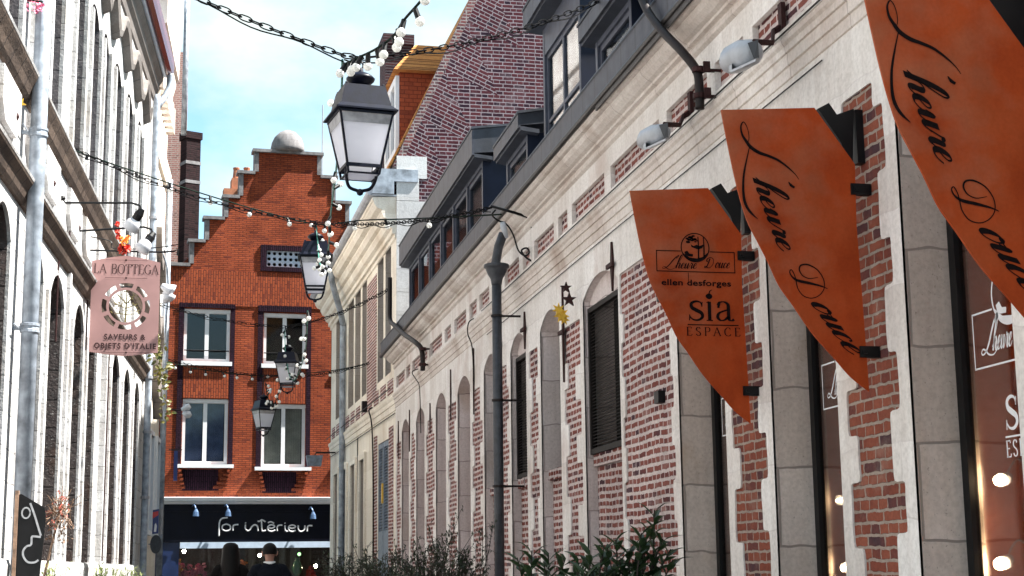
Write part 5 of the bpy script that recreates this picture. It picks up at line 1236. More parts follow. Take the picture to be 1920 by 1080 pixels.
for k, p in ((2, p3), (3, p4), (1, p2)):
    rod = MB(1); rod.tube([(0, 0, 0), tuple(Vector(p)-LAN[k])], .014, 6)
    ln = [o for o in COL.objects if o.name.startswith('lantern') and (o.location-LAN[k]).length < .01][0]
    rod.build('hanger', M['lampblack'], ln)

GL = 'white bulb light strings'
def bulb_string(label, path, bulbs, cable='cable', r=.036, hang=True, drop=None):
    """path: world points of the cable; bulbs: indices along it (0..1)"""
    org = Vector(path[0]); P = [tuple(Vector(p)-org) for p in path]; P = catmull(P, 6)
    t = thing('light_string', label, 'light string', tuple(org), 0, GL)
    b = MB(1); b.tube(P, .010, 5); b.build('cable', M[cable], t)
    q = random.Random(len(bulbs)*7+3)
    for f in bulbs:
        x = f*(len(P)-1); k = min(int(x), len(P)-2); p = Vector(P[k]).lerp(Vector(P[k+1]), x-k)
        d = Vector((q.uniform(-.55, .55), q.uniform(-.4, .4), -1 if hang else q.uniform(-1, .4))).normalized()
        if drop: d = (d+Vector(drop)).normalized()
        s = MB(1); s.tube([tuple(p), tuple(p+d*.075)], [.019, .021], 8); so_ = s.build('socket', M['black'], t)
        s = MB(1); c = p+d*(.072+r*.85); s.ball(tuple(c), r, 10); s.build('bulb', M['bulb'], t, True)
    return t
bulb_string('bulb string with black sockets coming down from the top edge to the nearest lantern', [at(830, -60, 9.3), at(795, -6, 9.8), at(757, 38, 10.3), at(737, 68, 10.8), at(705, 92, 11.3), at(672, 108, 11.7), at(647, 120, 12)], [.12, .24, .33, .42, .5, .58, .66, .74, .80, .87, .93, .99], 'cable', .036)
P = [(642, 112, 12.0), (641, 160, 12.4), (636, 240, 13.4), (632, 300, 14.6), (627, 345, 15.8), (622, 385, 17), (618, 425, 18.2), (617, 455, 19.4), (613, 485, 20.6), (606, 502, 21.4), (599, 492, 21.8), (596, 460, 22.2), (593, 422, 22.5)]
bulb_string('long bulb string drooping from the nearest lantern down to the second lantern', [at(*p) for p in P], [.05, .13, .22, .29, .35, .41, .46, .5, .54, .58, .62, .65, .68, .71, .735, .755, .775, .80, .83, .86, .89, .92, .95, .985], 'teal', .033, False)
P = [(577, 583, 22.9), (576, 612, 24.5), (575, 635, 26.5), (572, 660, 28.5), (565, 685, 30), (558, 704, 31.2), (550, 713, 31.8), (543, 704, 32.1), (538, 680, 32.3), (535, 655, 32.4), (534, 618, 32.5)]
bulb_string('bulb string drooping between the second and third lanterns in front of the window', [at(*p) for p in P], [.01, .09, .16, .22, .28, .34, .39, .44, .48, .52, .56, .6, .64, .68, .72, .76, .80, .84, .88, .92, .96, .99], 'teal', .037, False)
P = [(528, 716, 33), (524, 732, 34.5), (519, 748, 36), (512, 759, 37), (506, 757, 37.5), (501, 742, 37.8), (498, 725, 38), (496, 708, 38)]
bulb_string('short bulb string drooping between the third and farthest lanterns', [at(*p) for p in P], [.0, .09, .18, .27, .35, .42, .48, .54, .6, .66, .72, .78, .84, .9, .97], 'cable', .04, False)
bulb_string('sparse bulb line hanging under the second chain', [at(130, 279, 20.6), at(250, 321, 21.1), at(357, 356, 21.6), at(480, 393, 22.0), at(592, 420, 22.5), at(680, 413, 21.0), at(780, 410, 19.2), at(940, 402, 17.1)], [.05, .15, .235, .33, .42, .5, .60, .69, .78, .88], 'cable', .036)
bulb_string('faint row of bulbs slung low across the orange house below the upper windows', [at(296, 672, 38.5), at(360, 690, 38.3), at(427, 699, 38.1), at(493, 705, 38), at(596, 698, 36.5), at(650, 690, 35.2), at(705, 678, 33.5)], [.04, .10, .165, .23, .31, .38, .45, .60, .72], 'cable', .036)
# ================================================================== pink hanging sign on the left
LY = 22.2
bt = thing('hanging_sign', 'dusty pink hanging shop sign with cut-out round emblem and dark lettering, off the left house', 'sign', (at(236, 570, LY).x, LY, 0), R(0))
BF = Frame((at(236, 570, LY).x, LY, 0), 0.0, -1)
f = lambda x, y: BF.px(x, y)
C6 = lambda x, y: BF.px(70+x/3.0, 340+y/3.0)
(x0, zt1), (x1, _), zb1 = C6(308, 447), C6(692, 447), C6(300, 958)[1]
topc, botc = C6(500, 418)[1], C6(490, 982)[1]
mx_ = (x0+x1)/2
def shoulder(z, zc, sgn):
    n = 10; L = []
    for k in range(n+1):
        u = x0+(x1-x0)*k/n; v = (u-mx_)/(x1-x0)*2; L.append((u, z+(zc-z)*max(0, 1-abs(v)/.86)**.55 if abs(v) < .86 else z))
    return L
out = shoulder(zt1, topc, 1)+list(reversed(shoulder(zb1, botc, -1)))
cc = C6(497, 702); ro = (C6(632, 702)[0]-C6(358, 702)[0])/2
def arc(r, a0, a1, n=10): return [(cc[0]+r*math.cos(R(a0+(a1-a0)*k/n)), cc[1]+r*math.sin(R(a0+(a1-a0)*k/n))) for k in range(n+1)]
hl = []
for k in range(8): hl.append(arc(ro, k*45+5+22, k*45+40+22, 6)+arc(ro*.80, k*45+39+22, k*45+6+22, 6))
hl.append([p for p in arc(ro*.70, 0, 352, 36)])
b = MB(-1); b.plate(out, hl, -.025, .0); b.build('panel', M['pinksign'], bt)
b = MB(-1)                                    # bare cut-out tree inside the ring
q = random.Random(4)
tr = [((0, -.68), (.02, .1), .07), ((.02, .1), (-.35, .5), .045), ((.02, .1), (.36, .5), .045), ((0, -.1), (-.5, .15), .04), ((0, -.1), (.5, .12), .04), ((.02, .1), (.03, .66), .045), ((0, -.35), (-.42, -.3), .035), ((0, -.35), (.44, -.32), .035)]
for (a, c_, w) in tr: b.ribbon([(cc[0]+a[0]*ro, cc[1]+a[1]*ro), (cc[0]+c_[0]*ro, cc[1]+c_[1]*ro)], w*ro, -.01)
for k in range(60):
    a = q.uniform(0, 2*math.pi); rr = ro*math.sqrt(q.uniform(.02, .44)); cx, cz = cc[0]+rr*math.cos(a), cc[1]+rr*math.sin(a)
    if cz < cc[1]-.3*ro: continue
    s = ro*.06; t = q.uniform(0, 3)
    b.plate([(cx+s*math.cos(t), cz+s*math.sin(t)), (cx+s*.4*math.cos(t+1.6), cz+s*.4*math.sin(t+1.6)), (cx-s*math.cos(t), cz-s*math.sin(t)), (cx-s*.4*math.cos(t+1.6), cz-s*.4*math.sin(t+1.6))], [], -.012, -.008)
b.build('cutout_tree', M['cutleaf'], bt)
b = MB(-1)
a = C6(318, 515); h = C6(318, 463)[1]-a[1]; wd = C6(682, 515)[0]-a[0]
roman(b, 'LA BOTTEGA', a, h, .003, .05, .13, .07, wd/(h*(roman_w('LA BOTTEGA', .07)-.07)))
for y, xa, xb in ((441, 385, 620), (541, 380, 618), (961, 360, 660)):
    p, p2_ = C6(xa, y), C6(xb, y); b.ribbon([(p[0], p[1]), (p2_[0], p[1])], .005, .003); m = C6(499, y); rr = .016; b.plate([(m[0]+rr*math.cos(t*.785), p[1]+rr*math.sin(t*.785)) for t in range(8)], [], None, .0032)
b.build('lettering', M['signink'], bt, keep=True)
a, c_ = C6(375, 888), C6(608, 888); font_text('SAVEURS &', 'small_lettering', M['signink'], bt, a, (C6(0, 852)[1]-a[1])/.70, .003, -1, c_[0]-a[0], 1.25, .004)
a, c_ = C6(318, 938), C6(667, 938); font_text("OBJETS D'ITALIE", 'small_lettering', M['signink'], bt, a, (C6(0, 903)[1]-a[1])/.70, .003, -1, c_[0]-a[0], 1.25, .004)
b = MB(-1); wallu = -2.75+.0494*LY-BF.org.x+.03
p = f(142, 468); e = f(334, 466)
b.tube([(wallu, -.02, p[1]), (x0, -.02, p[1]), (x1, -.02, p[1]), (e[0]-.05, -.02, p[1]+.02), (e[0], -.02, p[1]+.05), (e[0]-.01, -.02, p[1]-.04)], .013, 6)
b.tube(catmull([(wallu, -.02, p[1]+.2), (wallu+.3, -.02, p[1]+.14), (x0+.3, -.02, p[1]+.03), (x1-.1, -.02, p[1]+.06), (e[0], -.02, p[1]+.12)], 4), .008, 5)
for u in (x0+.2, x1-.2): b.tube([(u, -.02, p[1]), (u, -.013, zt1-.02)], .008, 5)
b.build('bracket', M['black'], bt)

GR = 'spotlights on long rods off the left house'
def rod_spot(y_, px0, py0, px1, py1, label, down):
    a = at(px0, py0, y_); c_ = at(px1, py1, y_); a.x = -2.75+.0494*y_+.02
    t = thing('spotlight', label, 'spotlight', tuple(a), 0, GR); d = c_-a
    b = MB(1); b.tube([(0, 0, .05), (.03, 0, 0), (d.x-.1, 0, d.z), (d.x, 0, d.z-.03), (d.x+.02, 0, d.z-.09)], .014, 6); b.ball((0, 0, .06), .035, 8); b.build('rod', M['black'], t)
    e = Vector((d.x+.02, 0, d.z-.10)); v = Vector(down).normalized()
    b = MB(1); b.tube([tuple(e-v*.03), tuple(e+v*.05), tuple(e+v*.13)], [.035, .06, .055], 10); b.build('housing', M['black'], t)
    b = MB(1); b.tube([tuple(e+v*.13), tuple(e+v*.16), tuple(e+v*.28), tuple(e+v*.30)], [.06, .085, .11, .03], 12); b.build('reflector_bulb', M['lampwhite'], t, True)
rod_spot(19.6, 84, 379, 262, 381, 'spotlight on the upper and nearer long rod above the pink sign', (-.5, .3, -.8))
rod_spot(21.0, 114, 432, 284, 426, 'spotlight on the lower and farther long rod above the pink sign', (-.5, -.2, -.8))
tp = at(312, 546, 26); t = thing('twin_spotlight', 'pair of white reflector spotlights at the right edge of the pink sign', 'spotlight', tuple(tp))
wx = -2.75+.0494*26
b = MB(1); b.tube([(wx-tp.x, 0, .05), (0, 0, .08)], .014, 6); b.build('rod', M['black'], t)
b = MB(1); b.tube([(-.08, 0, .1), (-.02, 0, .06), (.1, -.02, .0), (.105, -.02, -.01)], [.04, .07, .12, .02], 10); b.tube([(-.04, .05, .0), (.0, .05, -.05), (.05, .02, -.13), (.052, .02, -.14)], [.04, .07, .12, .02], 10); b.build('reflector_bulb', M['lampwhite'], t, True)
# artificial flower spray over the sign
fl = at(234, 455, 22.0); t = thing('flower_spray', 'spray of red and orange artificial flowers just above the pink sign', 'flowers', tuple(fl))
def petals(mb, c, r, n, q):
    for k in range(n):
        a, e = q.uniform(0, 6.28), q.uniform(-1.2, 1.2); d = Vector((math.cos(a)*math.cos(e), math.sin(a)*math.cos(e), math.sin(e))); s = d.orthogonal().normalized()*r*.45
        p = Vector(c); i = [mb.P(*(p+d*r*.15)), mb.P(*(p+d*r*.65+s)), mb.P(*(p+d*r)), mb.P(*(p+d*r*.65-s))]; mb.face(i)
q = random.Random(8); S_ = 22.0/F_PX
b = MB(1)
for x, y, r in ((-14, -34, 6), (-13, -22, 7), (-12, -12, 6), (-2, 14, 12), (4, 10, 9), (-6, 8, 8)): petals(b, (x*S_, q.uniform(-.05, .05), -y*S_), r*S_, 26, q)
b.split('red_bloom', M['redflower'], t, gap=.06)
b = MB(1)
for x, y, r in ((-6, -6, 7), (2, -4, 7), (-2, 2, 6), (6, -10, 5)): petals(b, (x*S_, q.uniform(-.05, .05), -y*S_), r*S_, 22, q)
b.build('orange_bloom', M['orangeflower'], t)
b = MB(1); b.tube([(-13*S_, 0, 30*S_), (-8*S_, 0, 5*S_), (0, .0, -22*S_)], .006, 5); b.build('stem', M['cable'], t)

# gilt stars and pink flowers on the near pipe
def star(mb, c, r, th=.02, n=5, rot=0.0, inner=.42):
    P = [(c[0]+(r if k % 2 == 0 else r*inner)*math.sin(rot+k*math.pi/n), c[2]+(r if k % 2 == 0 else r*inner)*math.cos(rot+k*math.pi/n)) for k in range(2*n)]
    mb.plate(P, [], -c[1]-th/2, -c[1]+th/2)
for k, (x, y) in enumerate(((37, 157), (38, 194))):
    p = at(x, y, 16.2); t = MB(-1); star(t, (0, 0, 0), .062, .02, 5, .2+.3*k); o = t.build('gilt_star', M['yellow']); o.location = p; tag(o, ('upper' if k == 0 else 'lower')+' of the two gilt stars tied to the big grey downpipe at left', 'star ornament', 'gilt stars on the near downpipe')
p = at(40, 5, 16.3); t = thing('flower_garland', 'pink flowers tied round the big grey downpipe at the top edge', 'flowers', tuple(p)); b = MB(1)
q = random.Random(3)
for k in range(26): petals(b, (q.uniform(-.20, .22), q.uniform(-.05, .08), q.uniform(-.05, .12)), .05, 9, q)
b.build('bloom', M['pinkflower'], t); b = MB(1); b.tube([(-.22, 0, 0), (0, -.05, .03), (.22, 0, .02)], .01, 5); b.build('stem', M['cable'], t)
# star ornament on the iron tie of the storehouse
_su, _sz = RW.px(1052, 587, .22); p = RW.world(_su, .22, _sz)
t = thing('star_ornament', 'yellow starburst with small iron stars fixed on a wall tie between two arched windows', 'star ornament', tuple(p), 0)
b = MB(1)
for dx, dz, r in ((.0, -.02, .085), (-.03, .03, .07), (.03, -.06, .06)):
    P = [((dx+(r if k % 2 == 0 else r*.45)*math.sin(k*math.pi/7)), (dz+(r if k % 2 == 0 else r*.45)*math.cos(k*math.pi/7))) for k in range(14)]; b.plate(P, [], -.02+dx*.5, .0+dx*.5)
b.build('starburst', M['yellow'], t)
b = MB(1)
for dx, dz, r in ((.06, .26, .06), (.09, .14, .075)):
    P = [((dx+(r if k % 2 == 0 else r*.4)*math.sin(k*math.pi/5)), (dz+(r if k % 2 == 0 else r*.4)*math.cos(k*math.pi/5))) for k in range(10)]; b.plate(P, [], .0, .04)
b.build('iron_star', M['iron'], t)

# ================================================================== plants
def leaf(mb, p, d, n, L, w, fold=.12, curve=.2):
    d = d.normalized(); s = d.cross(n); s = s.normalized() if s.length > 1e-4 else d.orthogonal().normalized(); n = s.cross(d)
    c = [p, p+d*L*.3+n*L*curve*.12, p+d*L*.65+n*L*curve*.1, p+d*L-n*L*curve*.3]
    W = [.04, .9, .8, .0]; ids = []
    for k in range(4):
        a = c[k]+s*w*W[k]/2+n*w*fold*W[k]; e = c[k]-s*w*W[k]/2+n*w*fold*W[k]
        ids.append((mb.P(*a), mb.P(*c[k]), mb.P(*e)))
    for A_, B_ in zip(ids, ids[1:]):
        mb.face((A_[0], A_[1], B_[1], B_[0])); mb.face((A_[1], A_[2], B_[2], B_[1]))
def pot(t, r, h, mat='terracotta'):
    b = MB(1); b.lathe([(r*.7, 0), (r*.72, .02), (r, h-.06), (r*1.08, h-.06), (r*1.08, h), (r*.94, h), (r*.92, h-.05)], (0, 0, 0), 18); b.build('pot', M[mat], t)
def laurel(x, y, h, spread, nstem, label, seed, L=.115, w=.042, tips=None, per=26):
    t = thing('laurel_bush', label, 'shrub', (x, y, 0), 0, 'potted bushes along the storehouse'); pot(t, .26, .5)
    q = random.Random(seed); st = MB(1); lf = MB(1)
    for k in range(nstem):
        a = q.uniform(0, 6.28); rr = spread*math.sqrt(q.uniform(.05, 1)); top = Vector((rr*math.cos(a), rr*math.sin(a), h*q.uniform(.70, .95)))
        if tips and k < len(tips): top = Vector(tips[k])
        base = Vector((q.uniform(-.08, .08), q.uniform(-.08, .08), .45)); mid = base.lerp(top, .5)+Vector((q.uniform(-.08, .08), q.uniform(-.08, .08), .05))
        P = catmull([tuple(base), tuple(mid), tuple(top)], 6); st.tube(P, [.012-.008*i/(len(P)-1) for i in range(len(P))], 5)
        dirn = (top-mid).normalized()
        for j in range(per):
            f_ = .18+.82*(j/per)**.8; x_ = f_*(len(P)-1); i = min(int(x_), len(P)-2); p = Vector(P[i]).lerp(Vector(P[i+1]), x_-i)
            ang = j*2.4+q.uniform(-.4, .4); sd = dirn.orthogonal().normalized(); sd = Matrix.Rotation(ang, 3, dirn) @ sd
            up = .35+.5*f_; d = (sd+dirn*up).normalized()
            leaf(lf, p, d, dirn, L*q.uniform(.75, 1.2), w*q.uniform(.8, 1.15), .14, q.uniform(.1, .6))
    st.build('stem', M['twig'], t); lf.build('foliage', M['leafdark'], t)
    return t
def shrub_at(px_, Y): p = at(px_, 1075, Y); return p.x
def tipz(x, y, Y, bx): p = at(x, y, Y); return (p.x-bx, q_.uniform(-.1, .1), p.z)
q_ = random.Random(2)
bx = shrub_at(1185, 9.2); tips = [tipz(x, y, 9.2, bx) for x, y in ((1235, 955), (1225, 985), (1195, 1000), (1250, 1030), (1160, 1010), (1215, 1015), (1180, 1030), (1240, 1010), (1200, 1020), (1140, 1025), (1225, 1040), (1255, 1050), (1190, 1045), (1160, 1050))]
laurel(bx, 9.2, 1.50, .34, 46, 'dark glossy laurel bush with a tall sprig in front of the big brick pier', 21, .125, .046, tips, 24)
bx = shrub_at(1010, 9.6); tips = [tipz(x, y, 9.6, bx) for x, y in ((1000, 1032), (1035, 1040), (975, 1045), (1060, 1050), (1020, 1060), (990, 1065))]
laurel(bx, 9.6, 1.44, .30, 30, 'low dark laurel bush with broad leaves right of the grey downpipe', 22, .13, .054, tips, 20)
bx = shrub_at(1110, 8.8); tips = [tipz(x, y, 8.8, bx) for x, y in ((1100, 1040), (1125, 1022), (1085, 1055), (1135, 1045), (1110, 1060))]
laurel(bx, 8.8, 1.46, .24, 30, 'upright laurel bush with pointed leaf rosettes between the other two laurels', 23, .13, .05, tips, 20)
def wispy(x, y, h, spread, n, label, seed, tips=None, rise=.0):
    t = thing('fine_leaved_bush', label, 'shrub', (x, y, 0), 0, 'potted bushes along the storehouse'); pot(t, .28, .5)
    q = random.Random(seed); st = MB(1); lf = MB(1)
    for k in range(n):
        a = q.uniform(0, 6.28); rr = spread*math.sqrt(q.uniform(.02, 1)); top = Vector((rr*math.cos(a), rr*math.sin(a), h*q.uniform(.72, 1.0)))
        if tips and k < len(tips): top = Vector(tips[k])
        base = Vector((q.uniform(-.12, .12), q.uniform(-.12, .12), .45)); mid = base.lerp(top, .55)+Vector((q.uniform(-.12, .12), q.uniform(-.12, .12), .12))
        P = catmull([tuple(base), tuple(mid), tuple(top)], 8); st.tube(P, [.008-.006*i/(len(P)-1) for i in range(len(P))], 4)
        for j in range(34):
            f_ = .3+.7*q.random(); x_ = f_*(len(P)-1); i = min(int(x_), len(P)-2); p = Vector(P[i]).lerp(Vector(P[i+1]), x_-i)
            d = Vector((q.gauss(0, 1), q.gauss(0, 1), q.gauss(.35, .8))).normalized()
            if q.random() < .45:
                e = p+d*q.uniform(.04, .10); st.tube([tuple(p), tuple(e)], .002, 3)
                for m in range(4): leaf(lf, p.lerp(e, .35+.2*m), Vector((q.gauss(0, 1), q.gauss(0, 1), q.gauss(.2, .8))), Vector((0, 0, 1)), q.uniform(.022, .042), .013)
            else: leaf(lf, p, d, Vector((0, 0, 1)), q.uniform(.025, .05), .014)
    st.build('stem', M['twig'], t); lf.build('foliage', M['leaffine'], t)
    return t
bx = shrub_at(820, 13.0); tips = [tipz(x, y, 13, bx) for x, y in ((865, 960), (905, 990), (845, 985), (885, 1000), (800, 985), (780, 1005), (825, 1000), (925, 985), (760, 1025), (850, 1005), (810, 1020), (740, 1040), (870, 1030), (900, 1040))]
wispy(bx, 13.0, 1.60, .46, 105, 'wispy dark bush with fine leaves and thin twigs left of the grey downpipe', 31, tips)
bx = shrub_at(670, 16.0); tips = [tipz(x, y, 16, bx) for x, y in ((660, 1010), (690, 1022), (640, 1035), (705, 1040), (720, 1050), (625, 1060))]
wispy(bx, 16.0, 1.58, .42, 90, 'dark fine leaved bush at the foot of the pale townhouse downpipe', 32, tips)
bx = shrub_at(745, 14.5); wispy(bx, 14.5, 1.54, .42, 80, 'dark fine leaved bush between the two other wispy bushes', 33)
def pale(px_, Y, h, label, seed, n=26):
    x = at(px_, 1060, Y).x; t = thing('pale_plant', label, 'plant', (x, Y, 0), 0, 'pale plants at the foot of the left house'); pot(t, .16, .4)
    q = random.Random(seed); st = MB(1); lf = MB(1)
    for k in range(n):
        a = q.uniform(0, 6.28); top = Vector((.26*math.cos(a)*q.random(), .2*math.sin(a)*q.random(), h*q.uniform(.85, 1.0))); base = Vector((0, 0, .36)); P = catmull([tuple(base), tuple(base.lerp(top, .5)+Vector((0, 0, .08))), tuple(top)], 5); st.tube(P, .004, 4)
        for j in range(14):
            i = q.randrange(3, len(P)); d = Vector((q.gauss(0, 1), q.gauss(0, 1), q.gauss(.5, .6))); leaf(lf, Vector(P[i]), d, Vector((0, 0, 1)), q.uniform(.07, .13), .02)
    st.build('stem', M['leafpale'], t); lf.build('foliage', M['leafpale'], t)
pale(92, 17.0, 1.50, 'pale green plant nearest at the foot of the left house, beside the black board', 41)
pale(195, 21.5, 1.54, 'pale green plant in the middle of the three at the foot of the left house', 42); pale(235, 24.5, 1.54, 'pale green plant farthest along the left house, below the reddish window', 43)
# creeper hanging from the pink sign's wall
p = at(299, 690, 30); t = thing('creeper', 'sprig of yellowing creeper hanging at the far pipe below the pink sign', 'plant', tuple(p)); q = random.Random(9); lf = MB(1); st = MB(1)
P = catmull([(-.1, .0, .5), (0, 0, .25), (.06, -.02, -.1), (.1, 0, -.4), (.2, 0, -.9)], 6); st.tube(P, .008, 4)
for k in range(110):
    i = int(len(P)*q.random()**1.6); c_ = Vector(P[min(i, len(P)-1)])+Vector((q.gauss(0, .07), q.gauss(0, .07), q.gauss(0, .1))); leaf(lf, c_, Vector((q.gauss(0, 1), q.gauss(0, 1), q.gauss(-.3, 1))), Vector((0, -1, .3)), q.uniform(.08, .15), .07)
lf.build('foliage', M['leafivy'], t); st.build('stem', M['straw'], t)

# dried bouquet and the black chalk board at lower left
p = at(112, 960, 15.6); t = thing('dried_bouquet', 'dried red and brown flower bouquet with spiky stems beside the black chalk board', 'flowers', tuple(p)); q = random.Random(12); b = MB(1); lf = MB(1); rd = MB(1)
for k in range(120):
    a, e = q.uniform(0, 6.28), q.uniform(-1.3, 1.5); d = Vector((math.cos(a)*math.cos(e), math.sin(a)*math.cos(e), math.sin(e))); L = q.uniform(.06, .16); c_ = Vector((q.gauss(0, .035), q.gauss(0, .03), q.gauss(0, .05)))
    b.tube([tuple(c_), tuple(c_+d*L*.6+Vector((0, 0, -.01))), tuple(c_+d*L)], .004, 4)
    if k % 3 == 0: petals(rd, tuple(c_+d*L*.8), .022, 6, q)
for k in range(90): c_ = Vector((q.gauss(0, .05), q.gauss(0, .03), -.10-.2*q.random())); leaf(lf, c_, Vector((q.gauss(0, 1), q.gauss(0, 1), q.gauss(0, 1))), Vector((0, 0, 1)), .045, .02)
for d in ((.10, 0, .22), (.02, .0, .25), (.2, 0, .09), (-.12, 0, .16)): b.tube([(0, 0, 0), d], .005, 4)
b.tube([(0, 0, 0), (-.05, 0, -.25), (-.15, 0, -.75)], .012, 5)
b.build('twig', M['straw'], t); rd.build('bloom', M['driedred'], t); lf.split('dry_leaf', M['straw'], t, gap=.08)
CY = 14.8; CB = Frame((at(58, 1000, CY).x, CY, 0), 0.0, -1); g_ = lambda x, y: CB.px(x, y)
t = thing('chalk_board', 'black wooden board with a chalk figure drawn on it, beside the near downpipe', 'board', (CB.org.x, CY, 0))
P = [g_(*s) for s in ((34, 928), (40, 926), (84, 952), (86, 968), (82, 1010), (76, 1060), (72, 1100))]; P = P+[(P[-1][0]-.02, .3), (P[0][0]-.03, .3)]
b = MB(-1); b.plate(P, [], -.03, 0); b.build('panel', M['black'], t)
b = MB(-1); E_ = lambda pts: catmull([g_(*s) for s in pts], 5)
C7 = lambda x, y: (x/4.5, 840+y/4.5)
b.ribbon(E_([C7(255, 465), C7(290, 560), C7(330, 690), C7(345, 740)]), .018, .003); b.ribbon(E_([C7(345, 752), C7(285, 745), C7(268, 755), C7(262, 815), C7(225, 830), C7(195, 870), C7(200, 920), C7(235, 962), C7(290, 965), C7(325, 945)]), .018, .003)
c0 = g_(*C7(220, 548)); b.ribbon([(c0[0]+.036*math.cos(k*.4), c0[1]+.048*math.sin(k*.4)) for k in range(17)], .014, .003)
b.build('chalk_drawing', M['chalk'], t, keep=True)
b = MB(-1); e = [g_(33, 926), g_(27, 1100)]; b.box(e[0][0]-.02, e[0][0]+.012, -.06, .02, .2, e[0][1]+.03); b.build('edge_post', M['straw'], t)

# street signs at the far left end
t = thing('street_sign', 'small blue and red enamel sign above a round sign back, on a bracket', 'sign', tuple(at(293, 990, 34.5)), 0)
o_ = at(293, 990, 34.5); S_ = 34.5/F_PX; F2 = lambda x, y: ((x-293)*S_, -(y-990)*S_)
b = MB(-1); P = [F2(285, 958), F2(297, 956), F2(297, 1000), F2(285, 1001)]; b.plate(P, [], .0, .03); b.build('plate', M['blueplate'], t)
b = MB(-1); b.plate([F2(285, 962), F2(296, 960), F2(296, 967), F2(285, 974)], [], .031, .034); b.build('red_band', M['redplate'], t)
b = MB(-1); q1 = F2(291, 992); b.plate([F2(289, 997), F2(290, 984), F2(292, 981), F2(294, 986), F2(293, 997)], [], .031, .034); b.build('white_figure', M['whiteink'], t)
b = MB(-1); q1 = F2(293, 1019); b.plate([(q1[0]+.12*math.cos(k*math.pi/10), q1[1]+.20*math.sin(k*math.pi/10)) for k in range(20)], [], -.02, .0); b.build('round_sign_back', M['pipe'], t)
b = MB(-1); b.tube([(*F2(301, 955)[:1], .0, F2(301, 955)[1]), (F2(301, 1001)[0], .0, F2(301, 1001)[1])], .035, 8); b.tube([(F2(283, 960)[0]-.3, -.02, F2(0, 962)[1]), (F2(300, 960)[0], -.02, F2(0, 962)[1])], .015, 6); b.tube([(F2(283, 960)[0]-.3, -.02, F2(0, 1019)[1]), (F2(293, 960)[0], -.02, F2(0, 1019)[1])], .015, 6); b.split('bracket', M['greyalu'], t)
p = at(345, 770, 38); t = thing('white_spotlight', 'white twin spotlight jutting out in front of the lower left window of the orange house', 'spotlight', tuple(p))
b = MB(1); b.tube([(-.05, 0, .02), (.08, -.05, .08), (.14, -.06, .12)], [.05, .09, .06], 8); b.tube([(-.02, 0, -.04), (.1, -.03, -.10), (.16, -.04, -.14)], [.05, .10, .05], 8); b.build('reflector_bulb', M['lampwhite'], t, True)
b = MB(1); b.tube([(-.02, 0, 0), (-.45, .05, .04), (-1.0, .1, .1)], .014, 5); b.build('rod', M['black'], t)
p = at(330, 870, 42.5); t = thing('shop_banner', 'narrow blue shop flag hung beside the lower left window of the orange house', 'sign', tuple(p))
b = MB(1); b.box(-.06, .04, -.03, .0, -.45, .35); b.build('cloth', M['blueplate'], t); b = MB(1); b.tube([(-.2, .0, .38), (.15, .0, .38)], .015, 6); b.build('pole', M['black'], t)
p = FA.world(fp(613, 850)[0], .0, fp(613, 850)[1]); t = thing('wall_lantern', 'small dark wall lamp box on a bracket at the right end of the orange front', 'lamp', tuple(TW.world(TL-1.2, .0, 4.35)), TW.ang)
b = MB(1); b.tube([(0, 0, .1), (0, .5, .1), (0, .55, .0)], .02, 6); b.build('arm', M['black'], t); b = MB(1); b.hexa([(-.12, .38, -.25), (.12, .38, -.25), (.12, .72, -.25), (-.12, .72, -.25)], [(-.16, .34, .02), (.16, .34, .02), (.16, .76, .02), (-.16, .76, .02)]); b.build('housing', M['greyblue'], t)

# goods and lamps behind the shop pane
q = random.Random(6)
def goods(name, label, cat, s, o, z, fn, mats):
    t = thing(name, label, cat, tuple(FA.world(s, o, z)), FA.ang, 'goods in the shop window'); 
    for nm, mb, m in fn(): mb.build(nm, M[m], t, True)
def sx(x): return fp(x, 1050)[0]
def blooms(mat, n=14, r=.10):
    def fn():
        v = MB(-1); v.lathe([(.07, 0), (.10, .06), (.11, .18), (.07, .30), (.09, .34)], (0, 0, 0), 12); p = MB(-1)
        for k in range(n): petals(p, (q.gauss(0, .15), q.gauss(0, .06), .42+q.gauss(0, .10)), r, 12, q)
        return [('vase', v, 'amber'), ('bloom', p, mat)]
    return fn
def vase(mat, h=.5):
    def fn():
        v = MB(-1); v.lathe([(.06, 0), (.12, h*.2), (.15, h*.45), (.09, h*.75), (.05, h*.88), (.08, h)], (0, 0, 0), 14); return [('body', v, mat)]
    return fn
goods('flower_vase', 'vase of pink blooms at the left of the shop window', 'vase', sx(352), -.5, .95, blooms('pinkflower', 18, .09), None)
goods('flower_vase', 'vase of pinkish blooms beside the first, nearer the woman', 'vase', sx(375), -.45, 1.0, blooms('pinkflower', 16, .09), None)
goods('glazed_vase', 'amber glazed vase behind the pink blooms', 'vase', sx(338), -.7, 1.25, vase('amber', .55), None)
goods('glazed_vase', 'green glazed vase at the right of the shop window', 'vase', sx(563), -.6, 1.3, vase('jade', .5), None)
goods('flower_vase', 'vase of orange blooms between the two people', 'vase', sx(455), -.8, 1.2, blooms('orangeflower', 10, .08), None)
goods('flower_vase', 'vase of red blooms at the right end of the shop window', 'vase', sx(590), -.5, .95, blooms('redflower', 10, .08), None)
b = MB(-1)
sh = thing('display_shelf', 'low wooden display shelf behind the shop pane', 'shelf', tuple(FA.world(sx(470), -.6, 0)), FA.ang)
L_ = sx(600)-sx(340); b = MB(-1); b.box(-L_/2, L_/2, -.35, .3, .88, .94); b.build('board', M['wood'], sh); b = MB(-1)
for u in (-L_/2+.05, 0, L_/2-.05): b.box(u-.03, u+.03, -.3, .25, 0, .878)
b.build('leg', M['wood'], sh)
